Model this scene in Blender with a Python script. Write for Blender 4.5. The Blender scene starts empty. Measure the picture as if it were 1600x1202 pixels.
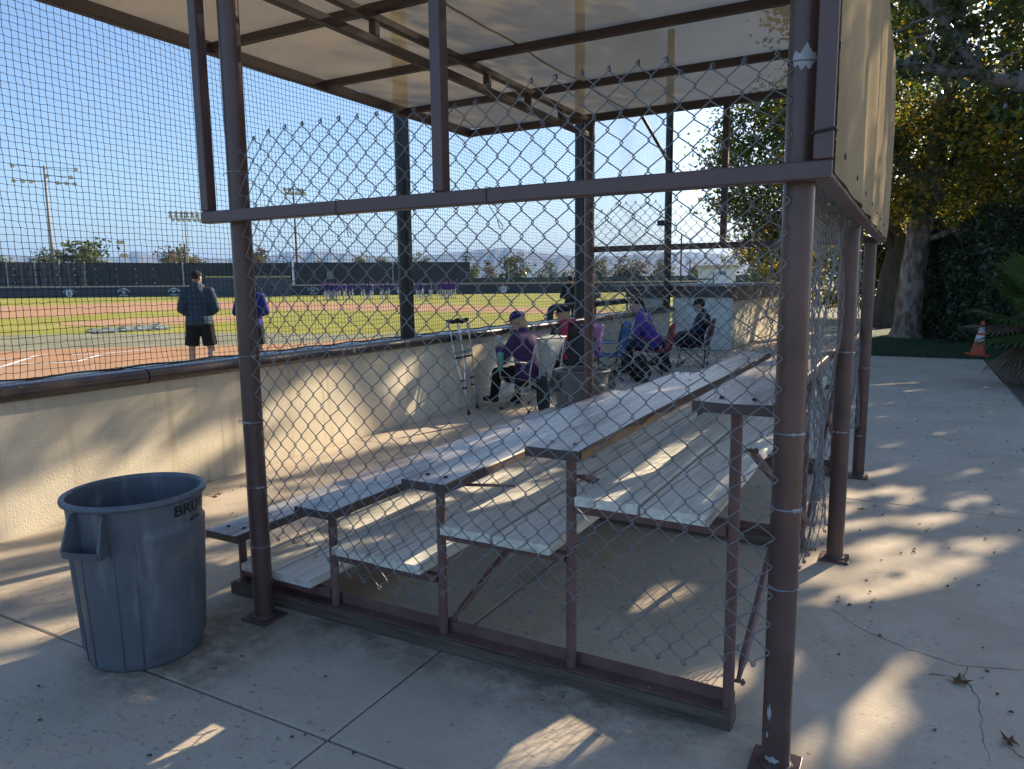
import bpy, math, random
import numpy as np
from mathutils import Vector, Matrix, Euler

random.seed(7); rng = np.random.default_rng(11)
scene = bpy.context.scene
COL = scene.collection

# ------------------------------------------------------------------ camera
FPX, CX, CY = 1138.3, 800.0, 601.0
RX = np.array([[0.87731647, 0.47978513, -0.01104755],
               [0.05652286, -0.12616044, -0.99039826],
               [-0.47657212, 0.86826826, -0.13780146]])
CAM = np.array([0.0, 0.0, 1.6])
cam_data = bpy.data.cameras.new('camera'); cam = bpy.data.objects.new('camera', cam_data)
COL.objects.link(cam)
cam_data.sensor_width = 36; cam_data.lens = FPX / 1600 * 36
cam_data.clip_start = 0.05; cam_data.clip_end = 30000
m = Matrix(((RX[0][0], -RX[1][0], -RX[2][0], CAM[0]), (RX[0][1], -RX[1][1], -RX[2][1], CAM[1]),
            (RX[0][2], -RX[1][2], -RX[2][2], CAM[2]), (0, 0, 0, 1)))
cam.matrix_world = m
scene.camera = cam
scene.render.resolution_x = 1024; scene.render.resolution_y = 769

def ray(px, py): return RX.T @ np.array([(px - CX) / FPX, (py - CY) / FPX, 1.0])
def G(px, py, z=0.0):
    d = ray(px, py); p = CAM + d * ((z - CAM[2]) / d[2]); return (float(p[0]), float(p[1]))
def AY(px, py, y):
    d = ray(px, py); return tuple(float(v) for v in CAM + d * (y / d[1]))

# ------------------------------------------------------------------ light
SUN_AZ, SUN_EL = 20.0, 25.0     # azimuth measured from +Y towards +X
world = bpy.data.worlds.new('World'); scene.world = world; world.use_nodes = True
wn = world.node_tree.nodes; wl = world.node_tree.links
bg = wn['Background']
sky = wn.new('ShaderNodeTexSky'); sky.sky_type = 'NISHITA'; sky.sun_disc = False
sky.sun_elevation = math.radians(SUN_EL); sky.sun_rotation = math.radians(SUN_AZ)
sky.altitude = 200; sky.air_density = 1.0; sky.dust_density = 1.6; sky.ozone_density = 4.2
wl.new(sky.outputs[0], bg.inputs[0]); bg.inputs[1].default_value = 0.105
sun_data = bpy.data.lights.new('sun', 'SUN'); sun = bpy.data.objects.new('sun', sun_data)
COL.objects.link(sun)
sun_data.energy = 4.8; sun_data.angle = math.radians(0.45); sun_data.color = (1.0, 0.83, 0.60)
to_sun = Vector((math.sin(math.radians(SUN_AZ)) * math.cos(math.radians(SUN_EL)),
                 math.cos(math.radians(SUN_AZ)) * math.cos(math.radians(SUN_EL)), math.sin(math.radians(SUN_EL))))
sun.rotation_euler = to_sun.to_track_quat('Z', 'Y').to_euler()
vs = scene.view_settings; vs.view_transform = 'Standard'; vs.look = 'None'; vs.gamma = 1.0
vs.exposure = 1.2; vs.use_curve_mapping = False
cy = scene.cycles; cy.max_bounces = 8; cy.transparent_max_bounces = 24; cy.use_denoising = True
cy.volume_bounces = 0; cy.sample_clamp_indirect = 4.0

# ------------------------------------------------------------------ materials
MATS = {}
def mat(name, color, rough=0.6, metal=0.0, var=0.0, scale=8.0, dark=None, bump=0.0, bscale=60.0, stretch=(1, 1, 1),
        chips=None, chip_scale=14.0, chip_thr=0.70, spec=0.5, trans=0.0, coords='Object', second=None, second_thr=0.5, second_scale=1.0, detail=6.0, second_stretch=None):
    """principled material: base colour with two octaves of noise wear, optional chips and grain relief"""
    if name in MATS: return MATS[name]
    M = bpy.data.materials.new(name); M.use_nodes = True; MATS[name] = M
    nt = M.node_tree; N = nt.nodes; L = nt.links
    b = N['Principled BSDF']; b.inputs['Roughness'].default_value = rough; b.inputs['Metallic'].default_value = metal
    b.inputs['Specular IOR Level'].default_value = spec
    tc = N.new('ShaderNodeTexCoord'); mp = N.new('ShaderNodeMapping'); mp.inputs['Scale'].default_value = stretch
    L.new(tc.outputs[coords], mp.inputs['Vector'])
    col = None
    if var > 0:
        n = N.new('ShaderNodeTexNoise'); n.inputs['Scale'].default_value = scale; n.inputs['Detail'].default_value = detail
        n.inputs['Roughness'].default_value = 0.65
        L.new(mp.outputs[0], n.inputs['Vector'])
        r = N.new('ShaderNodeValToRGB'); r.color_ramp.elements[0].position = 0.3; r.color_ramp.elements[1].position = 0.7
        d = dark or tuple(c * (1 - var) for c in color)
        l = tuple(min(1, c * (1 + var * 0.6)) for c in color)
        r.color_ramp.elements[0].color = (*d, 1); r.color_ramp.elements[1].color = (*l, 1)
        L.new(n.outputs[0], r.inputs[0]); col = r.outputs[0]
        rr = N.new('ShaderNodeMapRange'); rr.inputs['To Min'].default_value = max(0.02, rough - 0.1); rr.inputs['To Max'].default_value = min(1, rough + 0.12)
        L.new(n.outputs[0], rr.inputs['Value']); L.new(rr.outputs[0], b.inputs['Roughness'])
    if second:
        n = N.new('ShaderNodeTexNoise'); n.inputs['Scale'].default_value = second_scale; n.inputs['Detail'].default_value = 6
        if second_stretch:
            mp2 = N.new('ShaderNodeMapping'); mp2.inputs['Scale'].default_value = second_stretch; L.new(tc.outputs[coords], mp2.inputs['Vector']); L.new(mp2.outputs[0], n.inputs['Vector'])
        else: L.new(mp.outputs[0], n.inputs['Vector'])
        r = N.new('ShaderNodeMapRange'); r.inputs['From Min'].default_value = second_thr - 0.08; r.inputs['From Max'].default_value = second_thr + 0.08
        L.new(n.outputs[0], r.inputs['Value'])
        mx = N.new('ShaderNodeMix'); mx.data_type = 'RGBA'; mx.inputs[7].default_value = (*second, 1)
        L.new(r.outputs[0], mx.inputs[0])
        if col: L.new(col, mx.inputs[6])
        else: mx.inputs[6].default_value = (*color, 1)
        col = mx.outputs[2]
    if chips:
        n = N.new('ShaderNodeTexNoise'); n.inputs['Scale'].default_value = chip_scale; n.inputs['Detail'].default_value = 4
        L.new(tc.outputs['Object'], n.inputs['Vector'])
        r = N.new('ShaderNodeMapRange'); r.inputs['From Min'].default_value = chip_thr; r.inputs['From Max'].default_value = chip_thr + 0.015
        L.new(n.outputs[0], r.inputs['Value'])
        mx = N.new('ShaderNodeMix'); mx.data_type = 'RGBA'; mx.inputs[7].default_value = (*chips, 1)
        L.new(r.outputs[0], mx.inputs[0])
        if col: L.new(col, mx.inputs[6])
        else: mx.inputs[6].default_value = (*color, 1)
        col = mx.outputs[2]
    if col: L.new(col, b.inputs['Base Color'])
    else: b.inputs['Base Color'].default_value = (*color, 1)
    if bump > 0:
        n = N.new('ShaderNodeTexNoise'); n.inputs['Scale'].default_value = bscale; n.inputs['Detail'].default_value = 5
        L.new(mp.outputs[0], n.inputs['Vector'])
        bp = N.new('ShaderNodeBump'); bp.inputs['Strength'].default_value = bump; bp.inputs['Distance'].default_value = 0.05 if 'bark' in name else 0.01
        L.new(n.outputs[0], bp.inputs['Height']); L.new(bp.outputs[0], b.inputs['Normal'])
    if trans > 0:
        t = N.new('ShaderNodeBsdfTranslucent'); ms = N.new('ShaderNodeMixShader'); ms.inputs[0].default_value = trans
        if col: L.new(col, t.inputs[0])
        else: t.inputs[0].default_value = (*color, 1)
        L.new(b.outputs[0], ms.inputs[1]); L.new(t.outputs[0], ms.inputs[2]); L.new(ms.outputs[0], N['Material Output'].inputs[0])
    return M

def concrete_material():
    M = bpy.data.materials.new('concrete'); M.use_nodes = True; nt = M.node_tree; N = nt.nodes; L = nt.links
    b = N['Principled BSDF']; b.inputs['Roughness'].default_value = 0.85; b.inputs['Specular IOR Level'].default_value = 0.3
    geo = N.new('ShaderNodeNewGeometry'); P = geo.outputs['Position']
    def noise(sc, det=6, rough=0.6, vec=P):
        n = N.new('ShaderNodeTexNoise'); n.inputs['Scale'].default_value = sc; n.inputs['Detail'].default_value = det; n.inputs['Roughness'].default_value = rough
        L.new(vec, n.inputs['Vector']); return n.outputs[0]
    def ramp(v, a, bb, ca, cb):
        r = N.new('ShaderNodeValToRGB'); r.color_ramp.elements[0].position = a; r.color_ramp.elements[1].position = bb
        r.color_ramp.elements[0].color = (*ca, 1); r.color_ramp.elements[1].color = (*cb, 1); L.new(v, r.inputs[0]); return r.outputs[0]
    def mix(f, a, bcol, mode='MIX'):
        mx = N.new('ShaderNodeMix'); mx.data_type = 'RGBA'; mx.blend_type = mode
        if hasattr(f, 'is_linked'): L.new(f, mx.inputs[0])
        else: mx.inputs[0].default_value = f
        L.new(a, mx.inputs[6])
        if hasattr(bcol, 'is_linked'): L.new(bcol, mx.inputs[7])
        else: mx.inputs[7].default_value = (*bcol, 1)
        return mx.outputs[2]
    def rng_(v, a, bb, lo=0.0, hi=1.0):
        r = N.new('ShaderNodeMapRange'); r.inputs['From Min'].default_value = a; r.inputs['From Max'].default_value = bb
        r.inputs['To Min'].default_value = lo; r.inputs['To Max'].default_value = hi; L.new(v, r.inputs['Value']); return r.outputs[0]
    def mul(a, bb):
        mm = N.new('ShaderNodeMath'); mm.operation = 'MULTIPLY'; L.new(a, mm.inputs[0])
        if hasattr(bb, 'is_linked'): L.new(bb, mm.inputs[1])
        else: mm.inputs[1].default_value = bb
        return mm.outputs[0]
    c = ramp(noise(1.3, 8), 0.3, 0.72, (0.475, 0.395, 0.295), (0.63, 0.535, 0.415))
    c = mix(mul(rng_(noise(9, 9, 0.75), 0.42, 0.70), 0.6), c, (0.43, 0.355, 0.27))
    c = mix(mul(rng_(noise(150, 4, .8), 0.46, 0.70), 0.55), c, (0.33, 0.29, 0.25))
    # dirt staining with ragged edges
    c = mix(mul(rng_(noise(0.75, 10, 0.78), 0.50, 0.70), 0.6), c, (0.29, 0.24, 0.185))
    # ground-in dirt flecks in loose drifts
    mpf = N.new('ShaderNodeMapping'); mpf.inputs['Scale'].default_value = (1, 1.7, 1); mpf.inputs['Rotation'].default_value = (0, 0, .35); L.new(P, mpf.inputs['Vector'])
    c = mix(mul(mul(rng_(noise(24, 5, 0.7, mpf.outputs[0]), 0.57, 0.66), rng_(noise(1.1, 4), 0.44, 0.60)), 0.75), c, (0.13, 0.11, 0.09))
    # small dark spots (gum, oil)
    v = N.new('ShaderNodeTexVoronoi'); v.inputs['Scale'].default_value = 1.6; L.new(P, v.inputs['Vector'])
    c = mix(mul(rng_(v.outputs['Distance'], 0.032, 0.026), 0.7), c, (0.07, 0.06, 0.055))
    v = N.new('ShaderNodeTexVoronoi'); v.inputs['Scale'].default_value = 6; L.new(P, v.inputs['Vector'])
    c = mix(mul(rng_(v.outputs['Distance'], 0.055, 0.04), 0.5), c, (0.09, 0.075, 0.06))
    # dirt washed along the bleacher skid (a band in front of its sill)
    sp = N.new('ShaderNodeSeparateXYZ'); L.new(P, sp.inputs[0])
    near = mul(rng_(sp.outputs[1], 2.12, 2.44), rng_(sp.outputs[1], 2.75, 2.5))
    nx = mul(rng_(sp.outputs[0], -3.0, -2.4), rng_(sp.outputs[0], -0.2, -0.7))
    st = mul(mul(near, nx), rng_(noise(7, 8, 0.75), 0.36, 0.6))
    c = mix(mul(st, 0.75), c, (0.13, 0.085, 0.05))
    # dirt by the trash can
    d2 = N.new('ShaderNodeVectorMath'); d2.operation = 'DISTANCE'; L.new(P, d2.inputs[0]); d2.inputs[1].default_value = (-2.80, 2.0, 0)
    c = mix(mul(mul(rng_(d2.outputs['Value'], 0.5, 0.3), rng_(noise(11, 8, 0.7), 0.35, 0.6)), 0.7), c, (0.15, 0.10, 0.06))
    L.new(c, b.inputs['Base Color'])
    bp = N.new('ShaderNodeBump'); bp.inputs['Strength'].default_value = 0.5; bp.inputs['Distance'].default_value = 0.005
    w = N.new('ShaderNodeTexNoise'); w.inputs['Scale'].default_value = 22; w.inputs['Detail'].default_value = 8
    mp = N.new('ShaderNodeMapping'); mp.inputs['Scale'].default_value = (1, 9, 1); L.new(P, mp.inputs['Vector']); L.new(mp.outputs[0], w.inputs['Vector'])
    L.new(w.outputs[0], bp.inputs['Height']); L.new(bp.outputs[0], b.inputs['Normal'])
    return M
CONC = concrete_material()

def fabric_material(name, color, see=0.22, trans=0.5):
    M = bpy.data.materials.new(name); M.use_nodes = True; nt = M.node_tree; N = nt.nodes; L = nt.links
    for n in list(N):
        if n.type != 'OUTPUT_MATERIAL': N.remove(n)
    out = [n for n in N if n.type == 'OUTPUT_MATERIAL'][0]
    tc = N.new('ShaderNodeTexCoord')
    n1 = N.new('ShaderNodeTexNoise'); n1.inputs['Scale'].default_value = 1.6; n1.inputs['Detail'].default_value = 7
    L.new(tc.outputs['Object'], n1.inputs['Vector'])
    r = N.new('ShaderNodeValToRGB'); r.color_ramp.elements[0].position = 0.3; r.color_ramp.elements[1].position = 0.7
    r.color_ramp.elements[0].color = (*[c * 0.82 for c in color], 1); r.color_ramp.elements[1].color = (*[min(1, c * 1.08) for c in color], 1)
    L.new(n1.outputs[0], r.inputs[0])
    d = N.new('ShaderNodeBsdfDiffuse'); t = N.new('ShaderNodeBsdfTranslucent'); tr = N.new('ShaderNodeBsdfTransparent')
    L.new(r.outputs[0], d.inputs[0]); L.new(r.outputs[0], t.inputs[0])
    w = N.new('ShaderNodeTexNoise'); w.inputs['Scale'].default_value = 260; L.new(tc.outputs['Object'], w.inputs['Vector'])
    bp = N.new('ShaderNodeBump'); bp.inputs['Strength'].default_value = 0.15; bp.inputs['Distance'].default_value = 0.003
    L.new(w.outputs[0], bp.inputs['Height']); L.new(bp.outputs[0], d.inputs['Normal'])
    m1 = N.new('ShaderNodeMixShader'); m1.inputs[0].default_value = trans; L.new(d.outputs[0], m1.inputs[1]); L.new(t.outputs[0], m1.inputs[2])
    m2 = N.new('ShaderNodeMixShader'); m2.inputs[0].default_value = see; L.new(m1.outputs[0], m2.inputs[1]); L.new(tr.outputs[0], m2.inputs[2])
    L.new(m2.outputs[0], out.inputs[0])
    return M

BROWN = mat('brown_paint', (0.112, 0.065, 0.055), 0.32, var=0.34, scale=3.5, bump=0.10, bscale=70, second=(0.135, 0.062, 0.038), second_thr=0.66, second_scale=5.0, chips=(0.42, 0.43, 0.44), chip_scale=11, chip_thr=0.735)
BROWN2 = mat('brown_tube_paint', (0.110, 0.066, 0.062), 0.36, var=0.2, scale=5, bump=0.04, bscale=90)
BROWN3 = mat('roof_frame_paint', (0.075, 0.048, 0.045), 0.5, var=0.2, scale=5, bump=0.04, bscale=90)
FRAMEP = mat('bleacher_frame_paint', (0.175, 0.092, 0.082), 0.5, var=0.3, scale=9, bump=0.08, bscale=70, chips=(0.16, 0.08, 0.04), chip_scale=16, chip_thr=0.68)
SEATB = mat('seat_paint', (0.10, 0.072, 0.066), 0.5, var=0.3, scale=6, stretch=(6, 0.5, 6), bump=0.15, bscale=16, spec=0.4)
SEATW = mat('worn_seat_top', (0.40, 0.375, 0.365), 0.28, var=0.3, scale=5, stretch=(6, 0.5, 6), bump=0.3, bscale=16, spec=0.9, second=(0.12, 0.085, 0.075), second_thr=0.56, second_scale=2.2)
FOOTW = mat('foot_paint', (0.82, 0.78, 0.67), 0.55, var=0.28, scale=5, stretch=(7, 0.5, 7), bump=0.4, bscale=20,
            second=(0.36, 0.29, 0.21), second_thr=0.66, second_scale=3.2)
RAW = mat('weathered_timber', (0.135, 0.10, 0.075), 0.85, var=0.55, scale=6, stretch=(0.5, 9, 9), bump=0.8, bscale=14)
RAWY = mat('split_timber', (0.33, 0.20, 0.10), 0.85, var=0.5, scale=6, stretch=(9, 0.6, 9), bump=0.9, bscale=14)
GALV = mat('galvanised_wire', (0.215, 0.22, 0.225), 0.5, metal=0.5, var=0.25, scale=20)
STUCCO = mat('cream_stucco', (0.70, 0.625, 0.485), 0.9, var=0.16, scale=1.7, bump=0.4, bscale=110, spec=0.2, second=(0.57, 0.48, 0.35), second_thr=0.62, second_scale=2.6, second_stretch=(5, 5, .35))
STUCCO2 = mat('white_stucco', (0.68, 0.67, 0.62), 0.9, var=0.1, scale=1.4, bump=0.35, bscale=45, spec=0.2)
COPE = mat('brown_coping', (0.058, 0.042, 0.038), 0.28, var=0.3, scale=4, bump=0.15, bscale=35, chips=(0.30, 0.26, 0.22), chip_scale=9, chip_thr=0.71)
NETB = mat('black_twine', (0.012, 0.012, 0.014), 0.8)
BLACKP = mat('black_post_paint', (0.012, 0.013, 0.015), 0.35, var=0.3, scale=4)
BLACK = mat('black_plastic', (0.015, 0.015, 0.017), 0.5)
GREYP = mat('grey_can_plastic', (0.122, 0.134, 0.149), 0.42, var=0.16, scale=6, bump=0.06, bscale=120, second=(0.20, 0.205, 0.205), second_thr=0.64, second_scale=6, second_stretch=(3, 3, .5))
GREYP2 = mat('grey_can_plastic_worn', (0.115, 0.12, 0.125), 0.5, var=0.2, scale=6, bump=0.06, bscale=120)
ROOFF = fabric_material('roof_shade_cloth', (0.55, 0.425, 0.25), 0.06, 0.16)
FLAPF = fabric_material('side_shade_cloth', (0.40, 0.315, 0.20), 0.03, 0.20)
ALU = mat('aluminium', (0.72, 0.72, 0.72), 0.28, metal=0.9, var=0.1, scale=20)
STEEL = mat('grey_tube', (0.42, 0.43, 0.42), 0.4, metal=0.3, var=0.1, scale=20)
WHITE = mat('white_print', (0.75, 0.75, 0.75), 0.7)
BARK = mat('sycamore_bark', (0.33, 0.275, 0.215), 0.9, var=0.45, scale=5, stretch=(1, 1, 0.45), bump=0.9, bscale=9, second=(0.13, 0.095, 0.07), second_thr=0.5, second_scale=6.0)
BARKD = mat('dark_bark', (0.13, 0.105, 0.085), 0.95, var=0.5, scale=6, stretch=(1, 1, 0.3), bump=1.0, bscale=12)
BARKG = mat('grey_limb_bark', (0.17, 0.155, 0.145), 0.85, var=0.4, scale=6, stretch=(1, 1, 0.4), bump=0.6, bscale=12)
LEAFD = mat('leaf_dark', (0.062, 0.092, 0.026), 0.42, var=0.5, scale=0.9, trans=0.45)
LEAFG = mat('leaf_green', (0.14, 0.195, 0.03), 0.42, var=0.4, scale=0.9, trans=0.62)
LEAFY = mat('leaf_yellow', (0.50, 0.36, 0.04), 0.5, var=0.3, scale=0.9, trans=0.62)
LEAFB = mat('leaf_brown', (0.22, 0.12, 0.045), 0.65, var=0.4, scale=0.9, trans=0.4)
LEAFI = mat('ivy_leaf', (0.060, 0.086, 0.045), 0.28, var=0.5, scale=1.5, trans=0.2)
LEAFO = mat('olive_far_leaf', (0.10, 0.115, 0.045), 0.6, var=0.4, scale=0.3, trans=0.4)
LEAFT = mat('tan_far_leaf', (0.19, 0.15, 0.09), 0.65, var=0.4, scale=0.3, trans=0.4)
LEAFL = mat('lime_far_leaf', (0.16, 0.19, 0.04), 0.6, var=0.4, scale=0.3, trans=0.45)
LITTER = mat('litter_leaf', (0.10, 0.062, 0.032), 0.8, var=0.5, scale=30)

# ------------------------------------------------------------------ builders
def prop(o, label=None, cat=None, group=None, kind=None):
    if label: o['label'] = label
    if cat: o['category'] = cat
    if group: o['group'] = group
    if kind: o['kind'] = kind
    return o
def thing(name, label, cat, loc=(0, 0, 0), rz=0.0, group=None, rot=None):
    o = bpy.data.objects.new(name, None); COL.objects.link(o); o.location = loc
    o.rotation_euler = rot or (0, 0, rz); o.empty_display_size = 0.1
    return prop(o, label, cat, group)
def link_mesh(name, me, parent=None):
    o = bpy.data.objects.new(name, me); COL.objects.link(o)
    if parent: o.parent = parent
    return o
def copy_tree(o, parent=None):
    c = o.copy(); COL.objects.link(c); c.parent = parent
    for ch in list(o.children): copy_tree(ch, c)
    return c

class MB:
    def __init__(s): s.v = []; s.f = []; s.mi = []; s.k = 0
    def add(s, vs_, fs_):
        b = len(s.v); s.v.extend([tuple(map(float, p)) for p in vs_])
        for f in fs_: s.f.append(tuple(b + i for i in f)); s.mi.append(s.k)
        return s
    def box(s, c, d, R=None):
        x, y, z = d[0] / 2, d[1] / 2, d[2] / 2
        vs_ = [(-x, -y, -z), (x, -y, -z), (x, y, -z), (-x, y, -z), (-x, -y, z), (x, -y, z), (x, y, z), (-x, y, z)]
        c = Vector(c)
        vs_ = [(R @ Vector(p) if R else Vector(p)) + c for p in vs_]
        return s.add(vs_, [(0, 3, 2, 1), (4, 5, 6, 7), (0, 1, 5, 4), (1, 2, 6, 5), (2, 3, 7, 6), (3, 0, 4, 7)])
    def span(s, a, b):
        return s.box([(a[i] + b[i]) / 2 for i in range(3)], [abs(b[i] - a[i]) for i in range(3)])
    def beam(s, p, q, w, h, up=(0, 0, 1)):
        p = Vector(p); q = Vector(q); d = (q - p); L = d.length; d.normalize(); u = Vector(up)
        if abs(d.dot(u)) > 0.98: u = Vector((0, 1, 0))
        r = d.cross(u).normalized(); u = r.cross(d).normalized()
        R = Matrix((r, d, u)).transposed()
        return s.box((p + q) / 2, (w, L, h), R)
    def tube(s, pts, r, n=8, cap=True):
        pts = [Vector(p) for p in pts]; rs = r if isinstance(r, (list, tuple)) else [r] * len(pts)
        vs_ = []; fs_ = []; u = None
        for i, p in enumerate(pts):
            d = (pts[min(i + 1, len(pts) - 1)] - pts[max(i - 1, 0)]).normalized()
            if u is None:
                u = Vector((0, 0, 1)) if abs(d.z) < 0.9 else Vector((1, 0, 0))
            a = d.cross(u)
            if a.length < 1e-5: a = d.orthogonal()
            a.normalize(); u = a.cross(d).normalized()
            for k in range(n):
                t = 2 * math.pi * k / n
                vs_.append(p + (a * math.cos(t) + u * math.sin(t)) * rs[i])
        for i in range(len(pts) - 1):
            for k in range(n):
                fs_.append((i * n + k, i * n + (k + 1) % n, (i + 1) * n + (k + 1) % n, (i + 1) * n + k))
        if cap:
            fs_.append(tuple(range(n - 1, -1, -1))); fs_.append(tuple((len(pts) - 1) * n + k for k in range(n)))
        return s.add(vs_, fs_)
    def lathe(s, prof, n=32, c=(0, 0, 0), close=False):
        vs_ = []; fs_ = []
        for (r, z) in prof:
            for k in range(n):
                t = 2 * math.pi * k / n; vs_.append((c[0] + r * math.cos(t), c[1] + r * math.sin(t), c[2] + z))
        for i in range(len(prof) - 1):
            for k in range(n): fs_.append((i * n + k, i * n + (k + 1) % n, (i + 1) * n + (k + 1) % n, (i + 1) * n + k))
        if close: fs_.append(tuple(range(n - 1, -1, -1))); fs_.append(tuple((len(prof) - 1) * n + k for k in range(n)))
        return s.add(vs_, fs_)
    def ell(s, c, r, R=None, n=12, m=8):
        vs_ = []; fs_ = []; c = Vector(c)
        for i in range(m + 1):
            ph = math.pi * i / m
            for k in range(n):
                t = 2 * math.pi * k / n
                p = Vector((r[0] * math.sin(ph) * math.cos(t), r[1] * math.sin(ph) * math.sin(t), -r[2] * math.cos(ph)))
                vs_.append((R @ p if R else p) + c)
        for i in range(m):
            for k in range(n): fs_.append((i * n + k, i * n + (k + 1) % n, (i + 1) * n + (k + 1) % n, (i + 1) * n + k))
        return s.add(vs_, fs_)
    def cap(s, p, q, r1, r2, n=12):
        p = Vector(p); q = Vector(q); d = (q - p).normalized(); pts = []; rs = []
        for a in (-80, -55, -30, 0): pts.append(p + d * r1 * math.sin(math.radians(a))); rs.append(r1 * math.cos(math.radians(a)))
        for a in (0, 30, 55, 80): pts.append(q + d * r2 * math.sin(math.radians(a))); rs.append(r2 * math.cos(math.radians(a)))
        return s.tube(pts, rs, n)
    def disc(s, c, r, n=16, z=0.0):
        return s.add([(c[0] + r * math.cos(2 * math.pi * k / n), c[1] + r * math.sin(2 * math.pi * k / n), c[2]) for k in range(n)], [tuple(range(n))])
    def mesh(s, name, mats, off=(0, 0, 0), smooth=False, xf=None):
        me = bpy.data.meshes.new(name)
        vs_ = s.v
        if xf: vs_ = [tuple(xf @ Vector(p)) for p in vs_]
        if any(off): vs_ = [(p[0] - off[0], p[1] - off[1], p[2] - off[2]) for p in vs_]
        me.from_pydata(vs_, [], s.f)
        mats = mats if isinstance(mats, (list, tuple)) else [mats]
        for x in mats: me.materials.append(x)
        if len(mats) > 1: me.polygons.foreach_set('material_index', s.mi)
        if smooth: me.polygons.foreach_set('use_smooth', [True] * len(me.polygons))
        me.update(); return me
    def build(s, name, mats, parent=None, smooth=False, bevel=0.0, world=True, auto=None, off=None):
        if off is None:
            off = Vector((0, 0, 0)); q = parent
            while q and world: off = off + q.location; q = q.parent
            off = tuple(off)
        o = link_mesh(name, s.mesh(name, mats, off, smooth), parent)
        if auto:
            o.data.polygons.foreach_set('use_smooth', [True] * len(o.data.polygons)); sharp(o.data, auto)
        if bevel:
            b = o.modifiers.new('bevel', 'BEVEL'); b.width = bevel; b.segments = 2; b.limit_method = 'ANGLE'
        return o
def sharp(me, ang):
    import bmesh
    bm = bmesh.new(); bm.from_mesh(me); a = math.radians(ang)
    for e in bm.edges:
        if len(e.link_faces) == 2 and e.calc_face_angle(0) > a: e.smooth = False
    bm.to_mesh(me); bm.free()

def bake(mb, name, mats, voxel=0.012, smooth=4):
    """union overlapping volumes into one continuous surface"""
    me = mb.mesh(name, mats); o = bpy.data.objects.new(name, me); COL.objects.link(o)
    r = o.modifiers.new('r', 'REMESH'); r.mode = 'VOXEL'; r.voxel_size = voxel
    s_ = o.modifiers.new('s', 'SMOOTH'); s_.iterations = smooth; s_.factor = 0.5
    dg = bpy.context.evaluated_depsgraph_get(); dg.update()
    ev = o.evaluated_get(dg); out = bpy.data.meshes.new_from_object(ev)
    bpy.data.objects.remove(o); bpy.data.meshes.remove(me)
    out.polygons.foreach_set('use_smooth', [True] * len(out.polygons))
    out.materials.clear()
    for x in (mats if isinstance(mats, (list, tuple)) else [mats]): out.materials.append(x)
    return out

_font_cache = {}
def text_mesh(txt, size, bold=0.0, depth=0.0, align='CENTER'):
    cu = bpy.data.curves.new('t', 'FONT'); cu.body = txt; cu.size = size; cu.offset = bold; cu.align_x = align; cu.align_y = 'CENTER'; cu.extrude = depth
    o = bpy.data.objects.new('t', cu); COL.objects.link(o)
    dg = bpy.context.evaluated_depsgraph_get(); dg.update()
    me = bpy.data.meshes.new_from_object(o.evaluated_get(dg))
    bpy.data.objects.remove(o); bpy.data.curves.remove(cu)
    return me

# ------------------------------------------------------------------ ground and field (setting)
def poly_sheet(name, pts, z, material, parent=None):
    mb = MB(); mb.add([(x, y, z) for x, y in pts], [tuple(range(len(pts)))])
    import bmesh
    me = mb.mesh(name, material); bm = bmesh.new(); bm.from_mesh(me); bmesh.ops.triangulate(bm, faces=bm.faces[:])
    for f in bm.faces:
        if f.normal.z < 0: f.normal_flip()
    bm.to_mesh(me); bm.free()
    o = link_mesh(name, me, parent); return prop(o, kind='structure') if not parent else o
DIRT = mat('dry_ground', (0.23, 0.19, 0.13), 0.95, var=0.35, scale=0.05, second=(0.12, 0.13, 0.055), second_thr=0.5, second_scale=0.02)
GRASS = mat('field_grass', (0.285, 0.275, 0.05), 0.9, var=0.28, scale=0.35, bump=0.5, bscale=14, second=(0.34, 0.31, 0.085), second_thr=0.56, second_scale=0.13, spec=0.1)
GREYG = mat('painted_shade_turf', (0.25, 0.245, 0.165), 0.95, var=0.3, scale=0.8, bump=0.4, bscale=14, spec=0.1)  # grey turf tone with the field's shade painted into the colour
CLAY = mat('infield_clay', (0.43, 0.245, 0.135), 0.95, var=0.22, scale=0.6, bump=0.3, bscale=20, second=(0.42, 0.26, 0.155), second_thr=0.55, second_scale=0.2, spec=0.1)
CHALK = mat('chalk', (0.78, 0.76, 0.70), 0.9, var=0.12, scale=6)
TURF = mat('green_turf', (0.028, 0.062, 0.022), 0.85, var=0.3, scale=3, bump=0.5, bscale=60)
N_ = 64
poly_sheet('ground', [(9000 * math.cos(2 * math.pi * k / N_), 9000 * math.sin(2 * math.pi * k / N_)) for k in range(N_)], -0.12, DIRT)
poly_sheet('field_grass', [(-5.28, -40), (-5.28, 17.6), (-6.3, 17.6), (-6.3, 60), (-10, 128), (-170, 128), (-170, -40)], 0.0, GREYG if False else GRASS)
gp = lambda L: [G(*p) for p in L]
poly_sheet('painted_shade_band', gp([(-160, 530), (0, 524), (130, 522), (300, 520.5), (440, 521), (560, 523), (700, 519), (700, 526), (560, 533), (440, 541), (300, 545), (100, 550), (-160, 560)]), 0.004, GREYG)  # shadow band across the field, painted as a grey sheet
poly_sheet('foul_ground', gp([(-160, 605), (100, 578), (200, 566), (330, 552), (460, 544), (600, 534)]) + [(-5.3, 12.5), (-5.3, 1.0), (-14, 1.0)], 0.004, GREYG)  # shaded ground by the wall, its shade put into the grey colour
poly_sheet('infield_clay', gp([(-160, 481), (0, 479), (100, 477), (200, 473), (300, 471), (450, 473), (600, 475), (760, 478.5), (900, 484), (985, 488), (985, 494), (900, 492), (760, 488.5), (600, 486), (450, 484.5), (300, 483.5), (200, 488), (100, 495), (0, 499), (-160, 503)]), 0.004, CLAY)
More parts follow.
